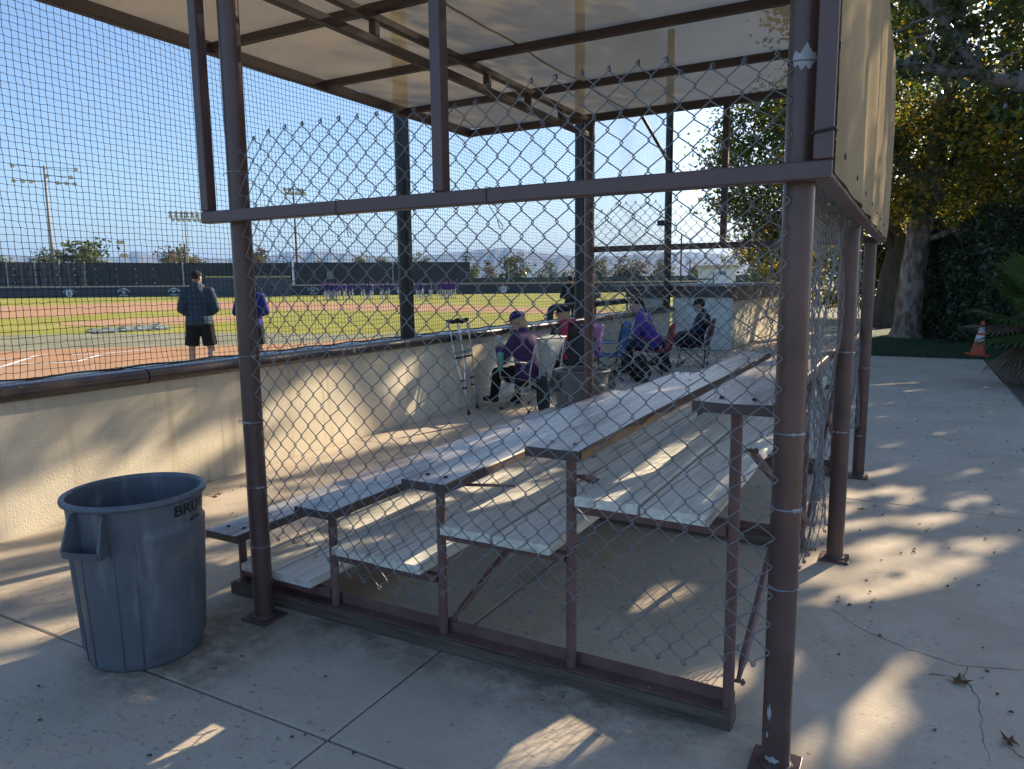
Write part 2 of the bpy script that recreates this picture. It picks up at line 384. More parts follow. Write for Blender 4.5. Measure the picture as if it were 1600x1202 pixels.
poly_sheet('home_clay', gp([(-160, 560), (-80, 553), (100, 546), (200, 543), (300, 542), (420, 539), (520, 533), (620, 527), (760, 517), (870, 503), (985, 497), (985, 502), (870, 511), (760, 523), (620, 536), (520, 545), (420, 552), (330, 558), (200, 572), (100, 588), (-160, 618)]), 0.008, CLAY)
mc = G(262, 501)
poly_sheet('pitching_mound', [(mc[0] + 4.2 * math.cos(a * 0.3) * (1 + 0.1 * math.sin(3 * a)), mc[1] + 4.6 * math.sin(a * 0.3)) for a in range(21)], 0.012, CLAY)
# chalk lines of the batter's boxes
mb = MB()
def chalk(a, b, w=0.11):
    A = Vector((*G(*a), 0.014)); B = Vector((*G(*b), 0.014)); d = (B - A).normalized(); s_ = Vector((-d.y, d.x, 0)) * w / 2
    mb.add([A - s_, B - s_, B + s_, A + s_], [(0, 1, 2, 3)])
for a, b in [((-6, 577), (58, 556.5)), ((62, 556), (157, 554)), ((22, 570), (116, 566.5)), ((120, 566), (157, 555.5)), ((-20, 563), (26, 561.8)), ((160, 553.5), (235, 547))]: chalk(a, b)
prop(mb.build('chalk_lines', CHALK), kind='structure')

# concrete apron: real slabs with open joints
pav = bpy.data.objects.new('pavement', None); COL.objects.link(pav); prop(pav, kind='structure')
XJ = [-5.02, -1.74, 1.29, 4.3, 7.5]; YJ = [-4.2, -2.2, -0.2, 1.775, 5.745, 7.65, 9.57, 11.5, 13.4, 15.25, 17.05]
for i in range(len(XJ) - 1):
    for j in range(len(YJ) - 1):
        if i >= 2 and j >= 8: continue
        mb = MB(); gj = 0.005
        mb.span((XJ[i] + gj, YJ[j] + gj, -0.11), (XJ[i + 1] - gj, YJ[j + 1] - gj, 0.0))
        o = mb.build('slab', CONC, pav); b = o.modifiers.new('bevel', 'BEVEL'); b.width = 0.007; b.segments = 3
for j, (a, b_) in enumerate([(17.06, 19), (19, 21), (21, 23), (23, 25.2), (25.2, 27.5)]):
    mb = MB(); mb.span((-3.66, a + .005, -0.11), (-1.02, b_ - .005, 0.0)); o = mb.build('slab', CONC, pav)
    b = o.modifiers.new('bevel', 'BEVEL'); b.width = 0.007; b.segments = 2
# cracks: thin dark fissures as real narrow ribbons set in the slab surface
mb = MB()
def crack(pts, w=0.004):
    P = []
    for i in range(len(pts) - 1):
        a = Vector((*pts[i], 0)); b = Vector((*pts[i + 1], 0)); n = max(2, int((b - a).length / 0.035))
        for k in range(n): P.append(a.lerp(b, k / n) + Vector((random.uniform(-1, 1), random.uniform(-1, 1), 0)) * 0.007)
    vs_ = []; fs_ = []
    for i, p in enumerate(P):
        d = (P[min(i + 1, len(P) - 1)] - P[max(i - 1, 0)]).normalized(); s_ = Vector((-d.y, d.x, 0)) * w * random.uniform(0.25, 1.0) / 2
        vs_ += [p - s_ + Vector((0, 0, 0.0015)), p + s_ + Vector((0, 0, 0.0015))]
    for i in range(len(P) - 1): fs_.append((2 * i, 2 * i + 1, 2 * i + 3, 2 * i + 2))
    mb.add(vs_, fs_)
crack(gp([(1300, 952), (1350, 985), (1420, 1015), (1500, 1040), (1640, 1052)])); crack(gp([(1515, 1043), (1508, 1058), (1528, 1090), (1535, 1140), (1548, 1202)]), 0.004)
crack(gp([(60, 1001), (130, 975), (180, 950), (330, 890)]), 0.003)
crack(gp([(1400, 600), (1425, 640), (1440, 660)]), 0.004)
mb.build('crack', mat('crack_dark', (0.05, 0.045, 0.04), 0.95), pav)
poly_sheet('turf', [(-1.0, 17.06), (1.7, 17.06), (7.5, 13.3), (14, 13.3), (14, 34), (-1.0, 34)], 0.0, TURF)
poly_sheet('planting_bed', [(1.30, 9.5), (7.5, 9.5), (7.5, 17.1), (1.30, 17.1)], 0.004, mat('bed_soil', (0.10, 0.08, 0.06), 0.95, var=0.4, scale=6, bump=0.6, bscale=30))
bl = MB()
for k in range(9000):
    x = random.uniform(-1.0, 2.6); y = 17.05 + random.random() ** 1.6 * 6; a = random.uniform(0, 6.28); h = random.uniform(0.02, 0.05)
    dx, dy = 0.006 * math.cos(a), 0.006 * math.sin(a); lx, ly = random.uniform(-.02, .02), random.uniform(-.02, .02)
    bl.add([(x - dx, y - dy, 0), (x + dx, y + dy, 0), (x + lx, y + ly, h)], [(0, 1, 2)])
o = bl.build('grass_blades', TURF); prop(o, 'short green grass blades on the lawn by the hedge', 'grass', kind='stuff')

# distant mountains
def mountains():
    prof = [(-900, 404), (-600, 396), (-300, 400), (0, 398), (60, 401), (130, 404), (190, 401), (212, 392), (235, 398), (262, 394), (300, 401), (350, 404), (400, 402), (450, 395), (500, 392), (560, 398), (600, 401),
            (650, 400), (700, 396), (745, 391), (790, 386), (830, 393), (880, 399), (940, 401), (1000, 398), (1060, 394), (1110, 396), (1160, 402), (1220, 405), (1400, 398), (1700, 402), (2000, 399)]
    vs_ = []; fs_ = []; D = 4200.0; xs = np.arange(-900, 2001, 6.0); K = 7
    px_ = np.interp(xs, [p[0] for p in prof], [p[1] for p in prof])
    for i, x in enumerate(xs):
        d = ray(x, px_[i] + random.uniform(-.8, .8)); d = d / math.hypot(d[0], d[1])
        for k in range(K):
            t = k / (K - 1); dist = D - 900 * (1 - t) + random.uniform(-60, 60) * (0 < t < 1); top = 1.6 + d[2] * D
            z = (top * (t ** 1.15) if t < 1 else top) * (1 + (random.uniform(-.12, .12) if 0 < t < 1 else 0))
            vs_.append((d[0] * dist, d[1] * dist, z if k else -3))
        vs_.append((d[0] * (D + 700), d[1] * (D + 700), -3))
    K1 = K + 1
    for i in range(len(xs) - 1):
        for k in range(K1 - 1): fs_.append((i * K1 + k, (i + 1) * K1 + k, (i + 1) * K1 + k + 1, i * K1 + k + 1))
    mb = MB(); mb.add(vs_, fs_)
    o = mb.build('hills', mat('mountain_scrub', (0.13, 0.115, 0.08), 0.95, var=0.4, scale=0.01), smooth=True)
    prop(o, kind='structure')
mountains()

# ------------------------------------------------------------------ field wall with coping
WX = -5.04
t = thing('field_wall', 'long low cream stucco wall with rounded brown coping between stands and field', 'wall', (WX - .1, 8, 0))
mb = MB()
ys = np.arange(-3, 17.2, 0.4); vs_ = []; fs_ = []
for y in ys:
    w = 0.012 * math.sin(y * 1.3) + 0.006 * math.sin(y * 4.1)
    vs_ += [(WX + w * 0.4, y, -0.02), (WX + w * 0.4, y, 0.88), (WX - .22, y, 0.88), (WX - .22, y, -0.02)]
for i in range(len(ys) - 1):
    for k in range(4): fs_.append((4 * i + k, 4 * i + (k + 1) % 4, 4 * i + 4 + (k + 1) % 4, 4 * i + 4 + k)[::-1])
mb.add(vs_, fs_); mb.build('wall_body', STUCCO, t)
cj = [-3.0, -0.3, 1.55, 3.42, 5.30, 7.2, 9.1, 11.0, 12.9, 14.8, 16.7, 17.1]
for i in range(len(cj) - 1):
    a, b = cj[i] + 0.006, cj[i + 1] - 0.006; pr = []
    for k in range(13):           # half-round bullnose towards the stands, flat top
        th = math.radians(-90 + 15 * k); pr.append((WX + 0.035 + 0.055 * math.cos(th), 0.94 + 0.055 * math.sin(th)))
    pr += [(WX - .20, 0.996), (WX - .25, 0.985), (WX - .25, 0.882), (WX - 0.02, 0.882)]
    vs_ = []; n = len(pr)
    dz = random.uniform(-.003, .003)
    for y in (a, b): vs_ += [(x, y, z + dz) for x, z in pr]
    fs_ = [(k, (k + 1) % n, n + (k + 1) % n, n + k)[::-1] for k in range(n)] + [tuple(range(n)), tuple(range(2 * n - 1, n - 1, -1))]
    mb = MB(); mb.add(vs_, fs_); mb.build('coping_stone', COPE, t, auto=50)

# dugout at the far end of the wall
t = thing('dugout', 'low white stucco dugout with a brown fascia at the far end of the wall', 'dugout', (-4.9, 22, 0))
mb = MB(); mb.span((-5.035, 17.2, 0), (-3.70, 17.5, 1.22)); mb.build('end_wall', STUCCO2, t)
mb = MB(); mb.span((-3.96, 17.505, 0), (-3.69, 30, 1.12)); mb.build('back_wall', STUCCO, t)
mb = MB(); mb.span((-6.12, 17.25, -.05), (-5.30, 17.5, 1.22)); mb.build('inner_wall', STUCCO2, t)
mb = MB(); mb.span((-6.2, 17.14, 1.225), (-3.66, 17.24, 1.48)); mb.build('fascia', mat('fascia_brown', (0.075, 0.055, 0.05), 0.6, var=0.2, scale=3), t, bevel=0.006)
mb = MB(); mb.span((-3.74, 17.245, 1.125), (-3.64, 30, 1.46)); mb.build('fascia', MATS['fascia_brown'], t, bevel=0.006)
mb = MB(); mb.span((-6.6, 17.12, 1.485), (-3.62, 30, 1.53)); mb.build('roof', mat('dugout_roof', (0.30, 0.30, 0.30), 0.8, var=0.2, scale=2), t, bevel=0.006)
mb = MB(); mb.tube([(-3.67, 17.235, 0.0), (-3.67, 17.235, 1.2)], 0.03, 10); mb.build('downpipe', STUCCO2, t)
# thin posts of the fence behind the dugout roof
f = thing('roof_fence', 'thin galvanised pipe fence standing on the dugout roof', 'fence', (-5, 22, 1.53))
for p in [(1065, 367, 20.0), (1187, 362, 20.0), (1115, 425, 20.0)]:
    q = AY(*p); mb = MB(); mb.tube([(q[0], q[1], 1.531), q], 0.02, 8); mb.build('post', BLACKP if p[0] < 1100 else GALV, f)
a = AY(1065, 437, 20.0); b = AY(1115, 436, 20.0)
mb = MB(); mb.tube([(a[0], 20, a[2]), (b[0], 20, b[2])], 0.018, 8); mb.build('rail', BLACKP, f)

# padded dugout rail
t = thing('padded_rail', 'black foam padded pipe rail in front of the dugout steps', 'rail', (-6.2, 14.5, 0))
PAD = mat('black_pad', (0.016, 0.017, 0.024), 0.55)
mb = MB(); mb.tube([(-6.0, 12.45, 0.0), (-6.0, 12.45, 1.02), (-6.0, 12.5, 1.09), (-6.0, 12.62, 1.13), (-6.0, 14.6, 1.14), (-6.0, 17.0, 1.15)], 0.065, 12); mb.build('padded_bar', PAD, t, smooth=True)
mb = MB(); mb.tube([(-6.9, 15.3, 1.25), (-6.9, 17.1, 1.27)], 0.07, 12); mb.build('padded_bar', PAD, t, smooth=True)
for y in (15.5, 16.9):
    mb = MB(); mb.tube([(-6.9, y, 0), (-6.9, y, 1.24)], 0.03, 8); mb.build('post', BLACKP, t)
mb = MB(); mb.tube([(-6.0, 16.7, 0), (-6.0, 16.7, 1.13)], 0.03, 8); mb.build('post', STEEL, t)

# ------------------------------------------------------------------ backstop net and its posts
PX = -5.13
for y, lab in [(6.84, 'thick black steel net post nearest the crutches'),
               (11.84, 'black steel net post directly behind the brown rear canopy post'), (17.02, 'black steel net post by the white dugout wall')]:
    t = thing('net_post', lab, 'post', (PX, y, 0.985), group='black posts carrying the backstop net')
    mb = MB(); mb.tube([(PX, y, 0.99), (PX, y, 7.2)], 0.084, 24, cap=False); mb.build('pole', BLACKP, t, smooth=True)
    mb = MB(); mb.lathe([(0.0, 7.24), (0.05, 7.235), (0.086, 7.21), (0.088, 7.19)], 24, (PX, y, 0)); mb.build('cap', BLACKP, t, smooth=True)
    mb = MB(); mb.box((PX, y, 0.998), (0.24, 0.24, 0.012)); mb.build('base_plate', BLACKP, t)
    if y > 17:
        mb = MB(); mb.box((PX - .12, y - .1, 2.95), (0.16, 0.2, 0.12)); mb.tube([(PX, y, 2.95), (PX - .06, y - .05, 2.95)], .02, 6); mb.build('camera_box', BLACK, t, bevel=0.01)
        mb = MB(); mb.tube([(PX, y, 4.3), (PX, y - 1.2, 4.72), (PX, y - 2.3, 5.1)], 0.035, 8); mb.build('brace', BROWN3, t)

def net():
    NX = PX - 0.02; S = 0.0455
    yv = np.arange(0.2, 17.0, S); zv = np.arange(1.0, 7.0, S)
    Y, Z = np.meshgrid(yv, zv, indexing='ij')
    sagz = 0.05 * np.sin((Y - 1.84) / 5.0 * math.pi) ** 2 * ((Z - 1) / 6)
    jy = rng.normal(0, 0.0022, Y.shape) + 0.012 * np.sin(Y * 2.1 + Z * 1.7) + 0.02 * np.sin(Z * 0.9 + Y * 0.35)
    jz = rng.normal(0, 0.0022, Y.shape) + 0.01 * np.sin(Y * 1.3 - Z * 2.2)
    # cords drag at the foot where the net is laced to the wall
    foot = np.exp(-(Z - 1.0) / 0.12); jy += foot * 0.02 * np.sin(Y * 9)
    X = NX + 0.05 * np.sin((Y - 1.84) / 5.0 * math.pi * 2) * np.sin((Z - 1) / 6 * math.pi) + 0.015 * np.sin(Y * 3 + Z)
    Pts = np.stack([X, Y + jy, Z + jz - sagz], -1)
    r = 0.0020
    ring = np.array([[math.cos(a), math.sin(a)] for a in (0.5, 2.6, 4.7)])
    V = []; F = []; base = 0
    # verticals (ring in X,Y)
    ny, nz = Y.shape
    offv = np.zeros((3, 3)); offv[:, 0] = ring[:, 0] * r; offv[:, 1] = ring[:, 1] * r
    offh = np.zeros((3, 3)); offh[:, 0] = ring[:, 0] * r; offh[:, 2] = ring[:, 1] * r
    vv = (Pts[:, :, None, :] + offv[None, None]).reshape(-1, 3); hh = (Pts[:, :, None, :] + offh[None, None]).reshape(-1, 3)
    idx = lambda i, j, k: (i * nz + j) * 3 + k
    I, Jj = np.meshgrid(np.arange(ny), np.arange(nz - 1), indexing='ij'); I = I.ravel(); Jj = Jj.ravel(); fl = []
    for k in range(3):
        k2 = (k + 1) % 3; fl.append(np.stack([idx(I, Jj, k), idx(I, Jj, k2), idx(I, Jj + 1, k2), idx(I, Jj + 1, k)], -1))
    nb = len(vv)
    I, Jj = np.meshgrid(np.arange(ny - 1), np.arange(nz), indexing='ij'); I = I.ravel(); Jj = Jj.ravel()
    for k in range(3):
        k2 = (k + 1) % 3; fl.append(nb + np.stack([idx(I, Jj, k), idx(I + 1, Jj, k), idx(I + 1, Jj, k2), idx(I, Jj, k2)], -1))
    # knots on the near half
    sel = Pts[(Y < 8.5) & (Z < 5.2)]; kr = 0.0058
    kn = np.array([[1, 0, 0], [-1, 0, 0], [0, 1, 0], [0, -1, 0], [0, 0, 1], [0, 0, -1]]) * kr
    kv = (sel[:, None, :] + kn[None]).reshape(-1, 3); kb = nb + len(hh); B = kb + np.arange(len(sel)) * 6
    tri = []
    for a, b, c in [(0, 2, 4), (2, 1, 4), (1, 3, 4), (3, 0, 4), (2, 0, 5), (1, 2, 5), (3, 1, 5), (0, 3, 5)]: tri.append(np.stack([B + a, B + b, B + c], -1))
    V = np.concatenate([vv, hh, kv]); Q = np.concatenate(fl); T = np.concatenate(tri)
    me = bpy.data.meshes.new('mesh'); me.vertices.add(len(V)); me.vertices.foreach_set('co', V.ravel().astype(np.float32))
    nl = Q.size + T.size; me.loops.add(nl); me.loops.foreach_set('vertex_index', np.concatenate([Q.ravel(), T.ravel()]).astype(np.int32))
    me.polygons.add(len(Q) + len(T))
    me.polygons.foreach_set('loop_start', np.concatenate([np.arange(len(Q)) * 4, Q.size + np.arange(len(T)) * 3]).astype(np.int32))
    me.update(calc_edges=True); me.materials.append(NETB)
    t = thing('backstop_net', 'black knotted square mesh net rising from the wall beside the stands', 'net', (0, 0, 0))
    link_mesh('netting', me, t)
    mb = MB(); mb.tube([(NX + .01 * math.sin(y * 7), y, 1.006 + .006 * math.sin(y * 11)) for y in np.arange(0.2, 17.0, 0.12)], 0.007, 6); mb.build('border_rope', NETB, t)
net()

# ------------------------------------------------------------------ shade canopy
PLX, PRX, PY0, PY1, PY2 = -2.683, -0.315, 2.36, 4.43, 6.42
RZ = 3.10
t = thing('shade_canopy', 'brown pipe shade structure with tan cloth roof over the bleachers', 'canopy', (-1.5, 4.4, 0))
CAN = t
def post(x, y, h, lab=None, tiez=()):
    mb = MB(); mb.tube([(x, y, 0.012), (x, y, h)], 0.0455, 28, cap=False)
    o = mb.build('post', BROWN, t, smooth=True)
    mb = MB(); mb.box((x, y, 0.007), (0.155, 0.155, 0.012)); p = mb.build('base_plate', BROWN2, o, bevel=0.003)
    mb = MB(); mb.tube([(x, y, 0.013), (x, y, 0.022)], [0.056, 0.047], 28); mb.build('weld', BROWN2, o, smooth=True)
    for z in tiez:
        mb = MB(); tl = random.uniform(-.006, .006)
        mb.tube([(x + 0.0478 * math.cos(a * math.pi / 8), y + 0.0478 * math.sin(a * math.pi / 8), z + tl * math.cos(a * math.pi / 8)) for a in range(17)], 0.0018, 6)
        a0 = random.uniform(3.0, 4.4); e = Vector((x + .048 * math.cos(a0), y + .048 * math.sin(a0), z))
        mb.tube([e, e + Vector((-.018, -.01, .006)), e + Vector((-.03, -.004, -.008))], 0.0018, 5); mb.build('tie_wire', GALV, o)
        # worn paint ring under the wire
        mb = MB(); vs_ = []; fs_ = []; n = 40
        for k in range(n + 1):
            a = 2 * math.pi * k / n; hgt = max(0.0, random.gauss(0.004, 0.003)) * (1 if math.sin(a * 2.3 + z * 29) > 0.25 else 0.12)
            vs_ += [(x + .0462 * math.cos(a), y + .0462 * math.sin(a), z + 0.002 - hgt), (x + .0462 * math.cos(a), y + .0462 * math.sin(a), z + 0.003 + hgt * 0.7)]
        for k in range(n): fs_.append((2 * k, 2 * k + 2, 2 * k + 3, 2 * k + 1))
        mb.add(vs_, fs_); mb.build('worn_patch', mat('bare_primer', (0.40, 0.41, 0.41), 0.6, var=0.2, scale=30), o)
    return o
post(PLX, PY0, RZ - .03, tiez=(2.1, 1.28, 0.97, 0.66, 0.37))
R0 = post(PRX, PY0, RZ - .03, tiez=(2.22, 1.13, 0.89, 0.63))
post(PRX, PY1, 1.88, tiez=(1.2, .75)); post(PRX, PY2, 1.88, tiez=(.9, .35)); post(PLX, PY2, RZ - .03, tiez=(1.5,))
# ragged peeled patch high on the front right post
def peel(parent, x, y, r, zc, hh, a0, aw):
    mb = MB(); vs_ = []; fs_ = []; n = 22
    for k in range(n + 1):
        a = a0 - aw + 2 * aw * k / n; e = math.sqrt(max(0.02, 1 - (2 * k / n - 1) ** 2)) * hh
        vs_ += [(x + r * math.cos(a), y + r * math.sin(a), zc - e * (.75 + .2 * math.sin(k * .9) + random.uniform(-.08, .08))), (x + r * math.cos(a), y + r * math.sin(a), zc + e * (.8 + .3 * math.sin(k * .55 + 1) + random.uniform(-.1, .1)))]
    for k in range(n): fs_.append((2 * k, 2 * k + 2, 2 * k + 3, 2 * k + 1))
    mb.add(vs_, fs_); mb.build('worn_patch', MATS['bare_primer'], parent)
peel(R0, PRX, PY0, 0.0463, 2.225, 0.036, -1.45, 0.75)
peel(R0, PRX, PY0, 0.0463, 0.21, 0.03, -2.0, 0.16); peel(R0, PRX, PY0, 0.0463, 0.13, 0.012, -2.1, 0.1); peel(R0, PRX, PY0, 0.0463, 0.05, 0.012, -1.7, 0.5)
def tubeb(name, p, q, w=0.052, h=0.052, m_=None, parent=None, up=(0, 0, 1)):
    mb = MB(); mb.beam(p, q, w, h, up); return mb.build(name, m_ or BROWN2, parent or t, bevel=0.005)
FY = PY0 - 0.082           # front frame tubes run just in front of the posts
LX_, RX_ = PLX - 0.105, PRX + 0.072
tubeb('front_rail', (LX_ - .026, FY, 1.905), (RX_ + .026, FY, 1.905))
tubeb('hanger', (LX_, FY, 1.932), (LX_, FY, RZ), 0.046, 0.052)
tubeb('hanger', (-1.535, FY, 1.932), (-1.535, FY, RZ), 0.046, 0.052)
tubeb('hanger', (RX_, FY, 1.932), (RX_, FY, RZ), 0.052, 0.052)
# side rail under the flap and rear frame
tubeb('side_rail', (RX_, FY + .027, 1.905), (RX_, PY2 + .08, 1.905))
BY = PY2 + 0.08
tubeb('rear_rail', (LX_, BY, 1.905), (RX_ - .027, BY, 1.905), m_=BROWN3)
tubeb('hanger', (-1.47, BY, 1.932), (-1.47, BY, RZ - .027), m_=BROWN3); tubeb('hanger', (RX_, BY, 1.932), (RX_, BY, RZ - .027), m_=BROWN3)
# roof frame
CXL = -4.02
tubeb('edge_beam', (CXL, FY - .03, RZ), (CXL, BY + .03, RZ), 0.055, 0.075, BROWN3)
tubeb('edge_beam', (RX_, FY - .03, RZ), (RX_, BY + .03, RZ), 0.055, 0.065, BROWN3)
tubeb('edge_beam', (CXL + .028, BY, RZ), (RX_ - .028, BY, RZ), 0.055, 0.065, BROWN3)
tubeb('edge_beam', (CXL + .028, FY, RZ + .001), (RX_ - .028, FY, RZ + .001), 0.05, 0.05, BROWN3)
for y in (3.38, 4.40, 5.42): tubeb('cross_beam', (CXL + .028, y, RZ + .005), (RX_ - .028, y, RZ + .005), 0.05, 0.05, BROWN3)
tr = tubeb('truss', (PLX, FY, 2.925), (PLX, BY, 2.925), 0.045, 0.05, BROWN3)
tubeb('upper_chord', (PLX, FY, 3.052), (PLX, BY, 3.052), 0.045, 0.045, BROWN3, tr)
for y in np.arange(2.75, 6.4, 0.61): tubeb('web', (PLX, y, 2.95), (PLX, y, 3.03), 0.045, 0.045, BROWN3, tr)
# roof cloth: panels sag between the beams
def roof_cloth():
    xs = np.linspace(CXL - .02, RX_ + .03, 60); ys_ = np.linspace(FY - .04, BY + .04, 60); vs_ = []; fs_ = []
    beams = [FY, 3.38, 4.40, 5.42, BY]
    def cz(x, y):
            k = max(0, min(3, sum(1 for b in beams if y > b) - 1)); u = (y - beams[k]) / (beams[k + 1] - beams[k]); u = min(1, max(0, u))
            v = (x - CXL) / (RX_ - CXL)
            z = RZ + 0.042 - 0.014 * math.sin(math.pi * u) * math.sin(math.pi * min(1, max(0, v))) ** 0.5 + 0.003 * math.sin(x * 9 + y * 4) + 0.0015 * math.sin(y * 17 - x * 5)
            z += 0.010 * math.exp(-((x - CXL) / .25) ** 2) * math.sin(y * 5.5) ** 2
            return z
    for x in xs:
        for y in ys_: vs_.append((x, y, cz(x, y)))
    n = len(ys_)
    for i in range(len(xs) - 1):
        for j in range(n - 1): fs_.append((i * n + j, (i + 1) * n + j, (i + 1) * n + j + 1, i * n + j + 1))
    mb = MB(); mb.add(vs_, fs_); o = mb.build('roof_cloth', ROOFF, t, smooth=True)
    # sewn seams
    SE = mat('seam_thread', (0.34, 0.255, 0.15), 0.9)
    for x in (-2.355,):
        mb = MB(); vs_ = []; fs_ = []; yy = np.linspace(FY, BY, 120)
        for y in yy: vs_ += [(x - .011, y, cz(x - .011, y) - .002), (x, y, cz(x, y) - .005), (x + .011, y, cz(x + .011, y) - .002)]
        for i in range(119): fs_ += [(3 * i, 3 * i + 1, 3 * i + 4, 3 * i + 3), (3 * i + 1, 3 * i + 2, 3 * i + 5, 3 * i + 4)]
        mb.add(vs_, fs_); mb.build('seam', SE, o)
roof_cloth()
def flap():
    ys_ = np.linspace(FY - .01, BY + .03, 70); zs = np.linspace(1.93, RZ + .03, 34); vs_ = []; fs_ = []
    for y in ys_:
        for z in zs:
            v = (z - 1.93) / (RZ - 1.9); e = math.sin(math.pi * min(1, max(0, v))) ** 0.6
            lo = math.exp(-((z - 1.93) / .22))
            g_ = min(1, (y - FY) / .8)
            x = RX_ + 0.031 + max(0.0, (0.3 + .7 * e) * g_ * (0.008 + 0.006 * math.sin(y * 2.3 + 1) + 0.011 * math.sin(y * 6.1 + z * 1.4) + 0.009 * math.sin(y * 14.0 + z * 2.5)) + lo * g_ * 0.010 * math.sin((y - FY) * 9.0 + z * 6))
            vs_.append((x, y, z - 0.035 * (v < .02)))
    n = len(zs)
    for i in range(len(ys_) - 1):
        for j in range(n - 1): fs_.append((i * n + j, (i + 1) * n + j, (i + 1) * n + j + 1, i * n + j + 1))
    mb = MB(); mb.add(vs_, fs_); o = mb.build('side_flap', FLAPF, t, smooth=True)
    for y in np.arange(FY + .12, BY, 0.52):
        mb = MB(); mb.tube([(RX_ + 0.046, y + .008 * math.cos(a), 1.955 + .008 * math.sin(a)) for a in np.linspace(0, 2 * math.pi, 13)], 0.0025, 5); mb.build('grommet', BLACK, o)
flap()
# cable tie round the corner hanger, wire ties on the front rail
mb = MB(); q = 0.0295
mb.tube([(RX_ - q, FY - q, 2.005), (RX_ + q, FY - q, 2.012), (RX_ + q, FY + q, 2.016), (RX_ - q, FY + q, 2.008), (RX_ - q, FY - q, 2.005)], 0.0045, 6); mb.build('cable_tie', BLACK, t)
for x in (-2.02, -1.33):
    mb = MB(); q = 0.029
    mb.tube([(x, FY - q, 1.905 + q), (x, FY - q, 1.905 - q), (x + .02, FY + q, 1.905 - q), (x + .01, FY + q, 1.905 + q), (x, FY - q, 1.905 + q)], 0.0016, 5)
    mb.tube([(x + .005, FY - .02, 1.874), (x + .03, FY - .01, 1.83), (x + .05, FY, 1.80), (x + .055, FY - .01, 1.785), (x + .045, FY - .01, 1.79), (x + .028, FY, 1.82)], 0.0016, 5); mb.build('tie_wire', BLACK, t)

# ------------------------------------------------------------------ chain link panels
def chain_link(label, deform, width, ztop, zbot, W=0.0925, Hh=0.0935, r=0.0022, sides=5, group=None, loc=(0, 0, 0)):
    """each zig-zag wire is a part; deform maps (u along panel, z, depth) to world"""
    t = thing('chain_link_panel', label, 'fence panel', loc)
    nw = int(width / (W / 2)); hook = 0.004
    for i in range(nw):
        u0 = i * W / 2; pts = []; top = ztop(u0); bot = zbot(u0)
        j0 = math.floor(-top / (Hh / 2)); j1 = math.floor(-bot / (Hh / 2))
        for j in range(j0, j1 + 1):
            z = -j * Hh / 2; odd = (j + i) % 2
            u = u0 + (W / 2 + hook if odd else -hook); dep = 0.0023 * (1 if odd else -1)
            jit = random.gauss(0, 0.0019); z += random.gauss(0, .0012)
            for dzz, du, dd in ((0.006, -0.0036, -0.5), (0.0, 0.0, 1.0), (-0.006, -0.0036, -0.5)):
                pts.append((u + (du if odd else -du) + jit, z + dzz, dep * dd * 1.4))
        P = [deform(*p) for p in pts]
        # knuckled ends
        e0 = Vector(P[0]); e1 = Vector(P[-1]); 
        P = [tuple(e0 + Vector((0.007, 0.004, -0.012))), tuple(e0 + Vector((0.004, 0.003, 0.006)))] + P + [tuple(e1 + Vector((0.006, 0.006, -0.004))), tuple(e1 + Vector((0.010, 0.004, 0.012)))]
        mb = MB(); mb.tube(P, r, sides); mb.build('wire', GALV, t, smooth=True)
    return t
FW = PRX - PLX - 0.10
def dfront(u, z, d):
    x = PLX + 0.075 + u
    s_ = (x - PLX - .03) / FW
    l = math.exp(-s_ / 0.05)                     # slack curl along the left post
    x += 0.016 * l * math.sin(z * 8.5) + 0.012 * math.sin(z * 2.4 + 1) * (1 - s_)
    zz = z - 0.10 * math.exp(-s_ / 0.045) * (z / 2.2) ** 2 + 0.018 * math.sin(s_ * 6.0) - 0.012 * math.sin(s_ * 3.1) + 0.012 * s_
    y = PY0 - 0.052 + 0.014 * math.sin(s_ * 9 + z * 2) * (0.3 + abs(z - 1.2)) + d + 0.05 * max(0, .75 - z) * math.sin(s_ * 11 + 0.5)
    return (x, y + 0.02 * math.exp(-s_ / .1), zz)
chain_link('front galvanised chain link panel hanging between the two near canopy posts', dfront, FW,
           lambda u: 2.235 - 0.02 * math.sin(u * 3), lambda u: 0.345 + 0.045 * math.sin(u * 5.2 + 1.2) + 0.02 * math.sin(u * 13), loc=(PLX, PY0, 0))
SW = PY2 - PY0 - 0.09
def dside(u, z, d):
    y = PY0 + 0.045 + u; s_ = u / SW
    x = PRX - 0.052 + 0.028 * math.sin(u * 5 + z * 3) * (1 - math.exp(-abs(z - 2) * 2)) + 0.02 * math.sin(u * 11 - z * 5) * (z < 1.7) + d
    return (x, y + 0.012 * math.sin(z * 6 + u * 4), z + 0.02 * math.sin(u * 4))
chain_link('galvanised chain link panel along the walkway side of the bleachers', dside, SW,
           lambda u: 2.02, lambda u: 0.36 + 0.06 * math.sin(u * 4) + .05 * u / SW, sides=4, loc=(PRX, PY1, 0))
def dback(u, z, d):
    x = PLX + 0.045 + u; return (x, PY2 - 0.052 + 0.012 * math.sin(u * 5 + z * 3) + d, z + 0.012 * math.sin(u * 4))
chain_link('far galvanised chain link panel closing the rear end of the bleachers', dback, FW,
           lambda u: 2.235 + 0.015 * math.sin(u * 4), lambda u: 0.40 + 0.04 * math.sin(u * 5), sides=4, loc=(PLX, PY2, 0))

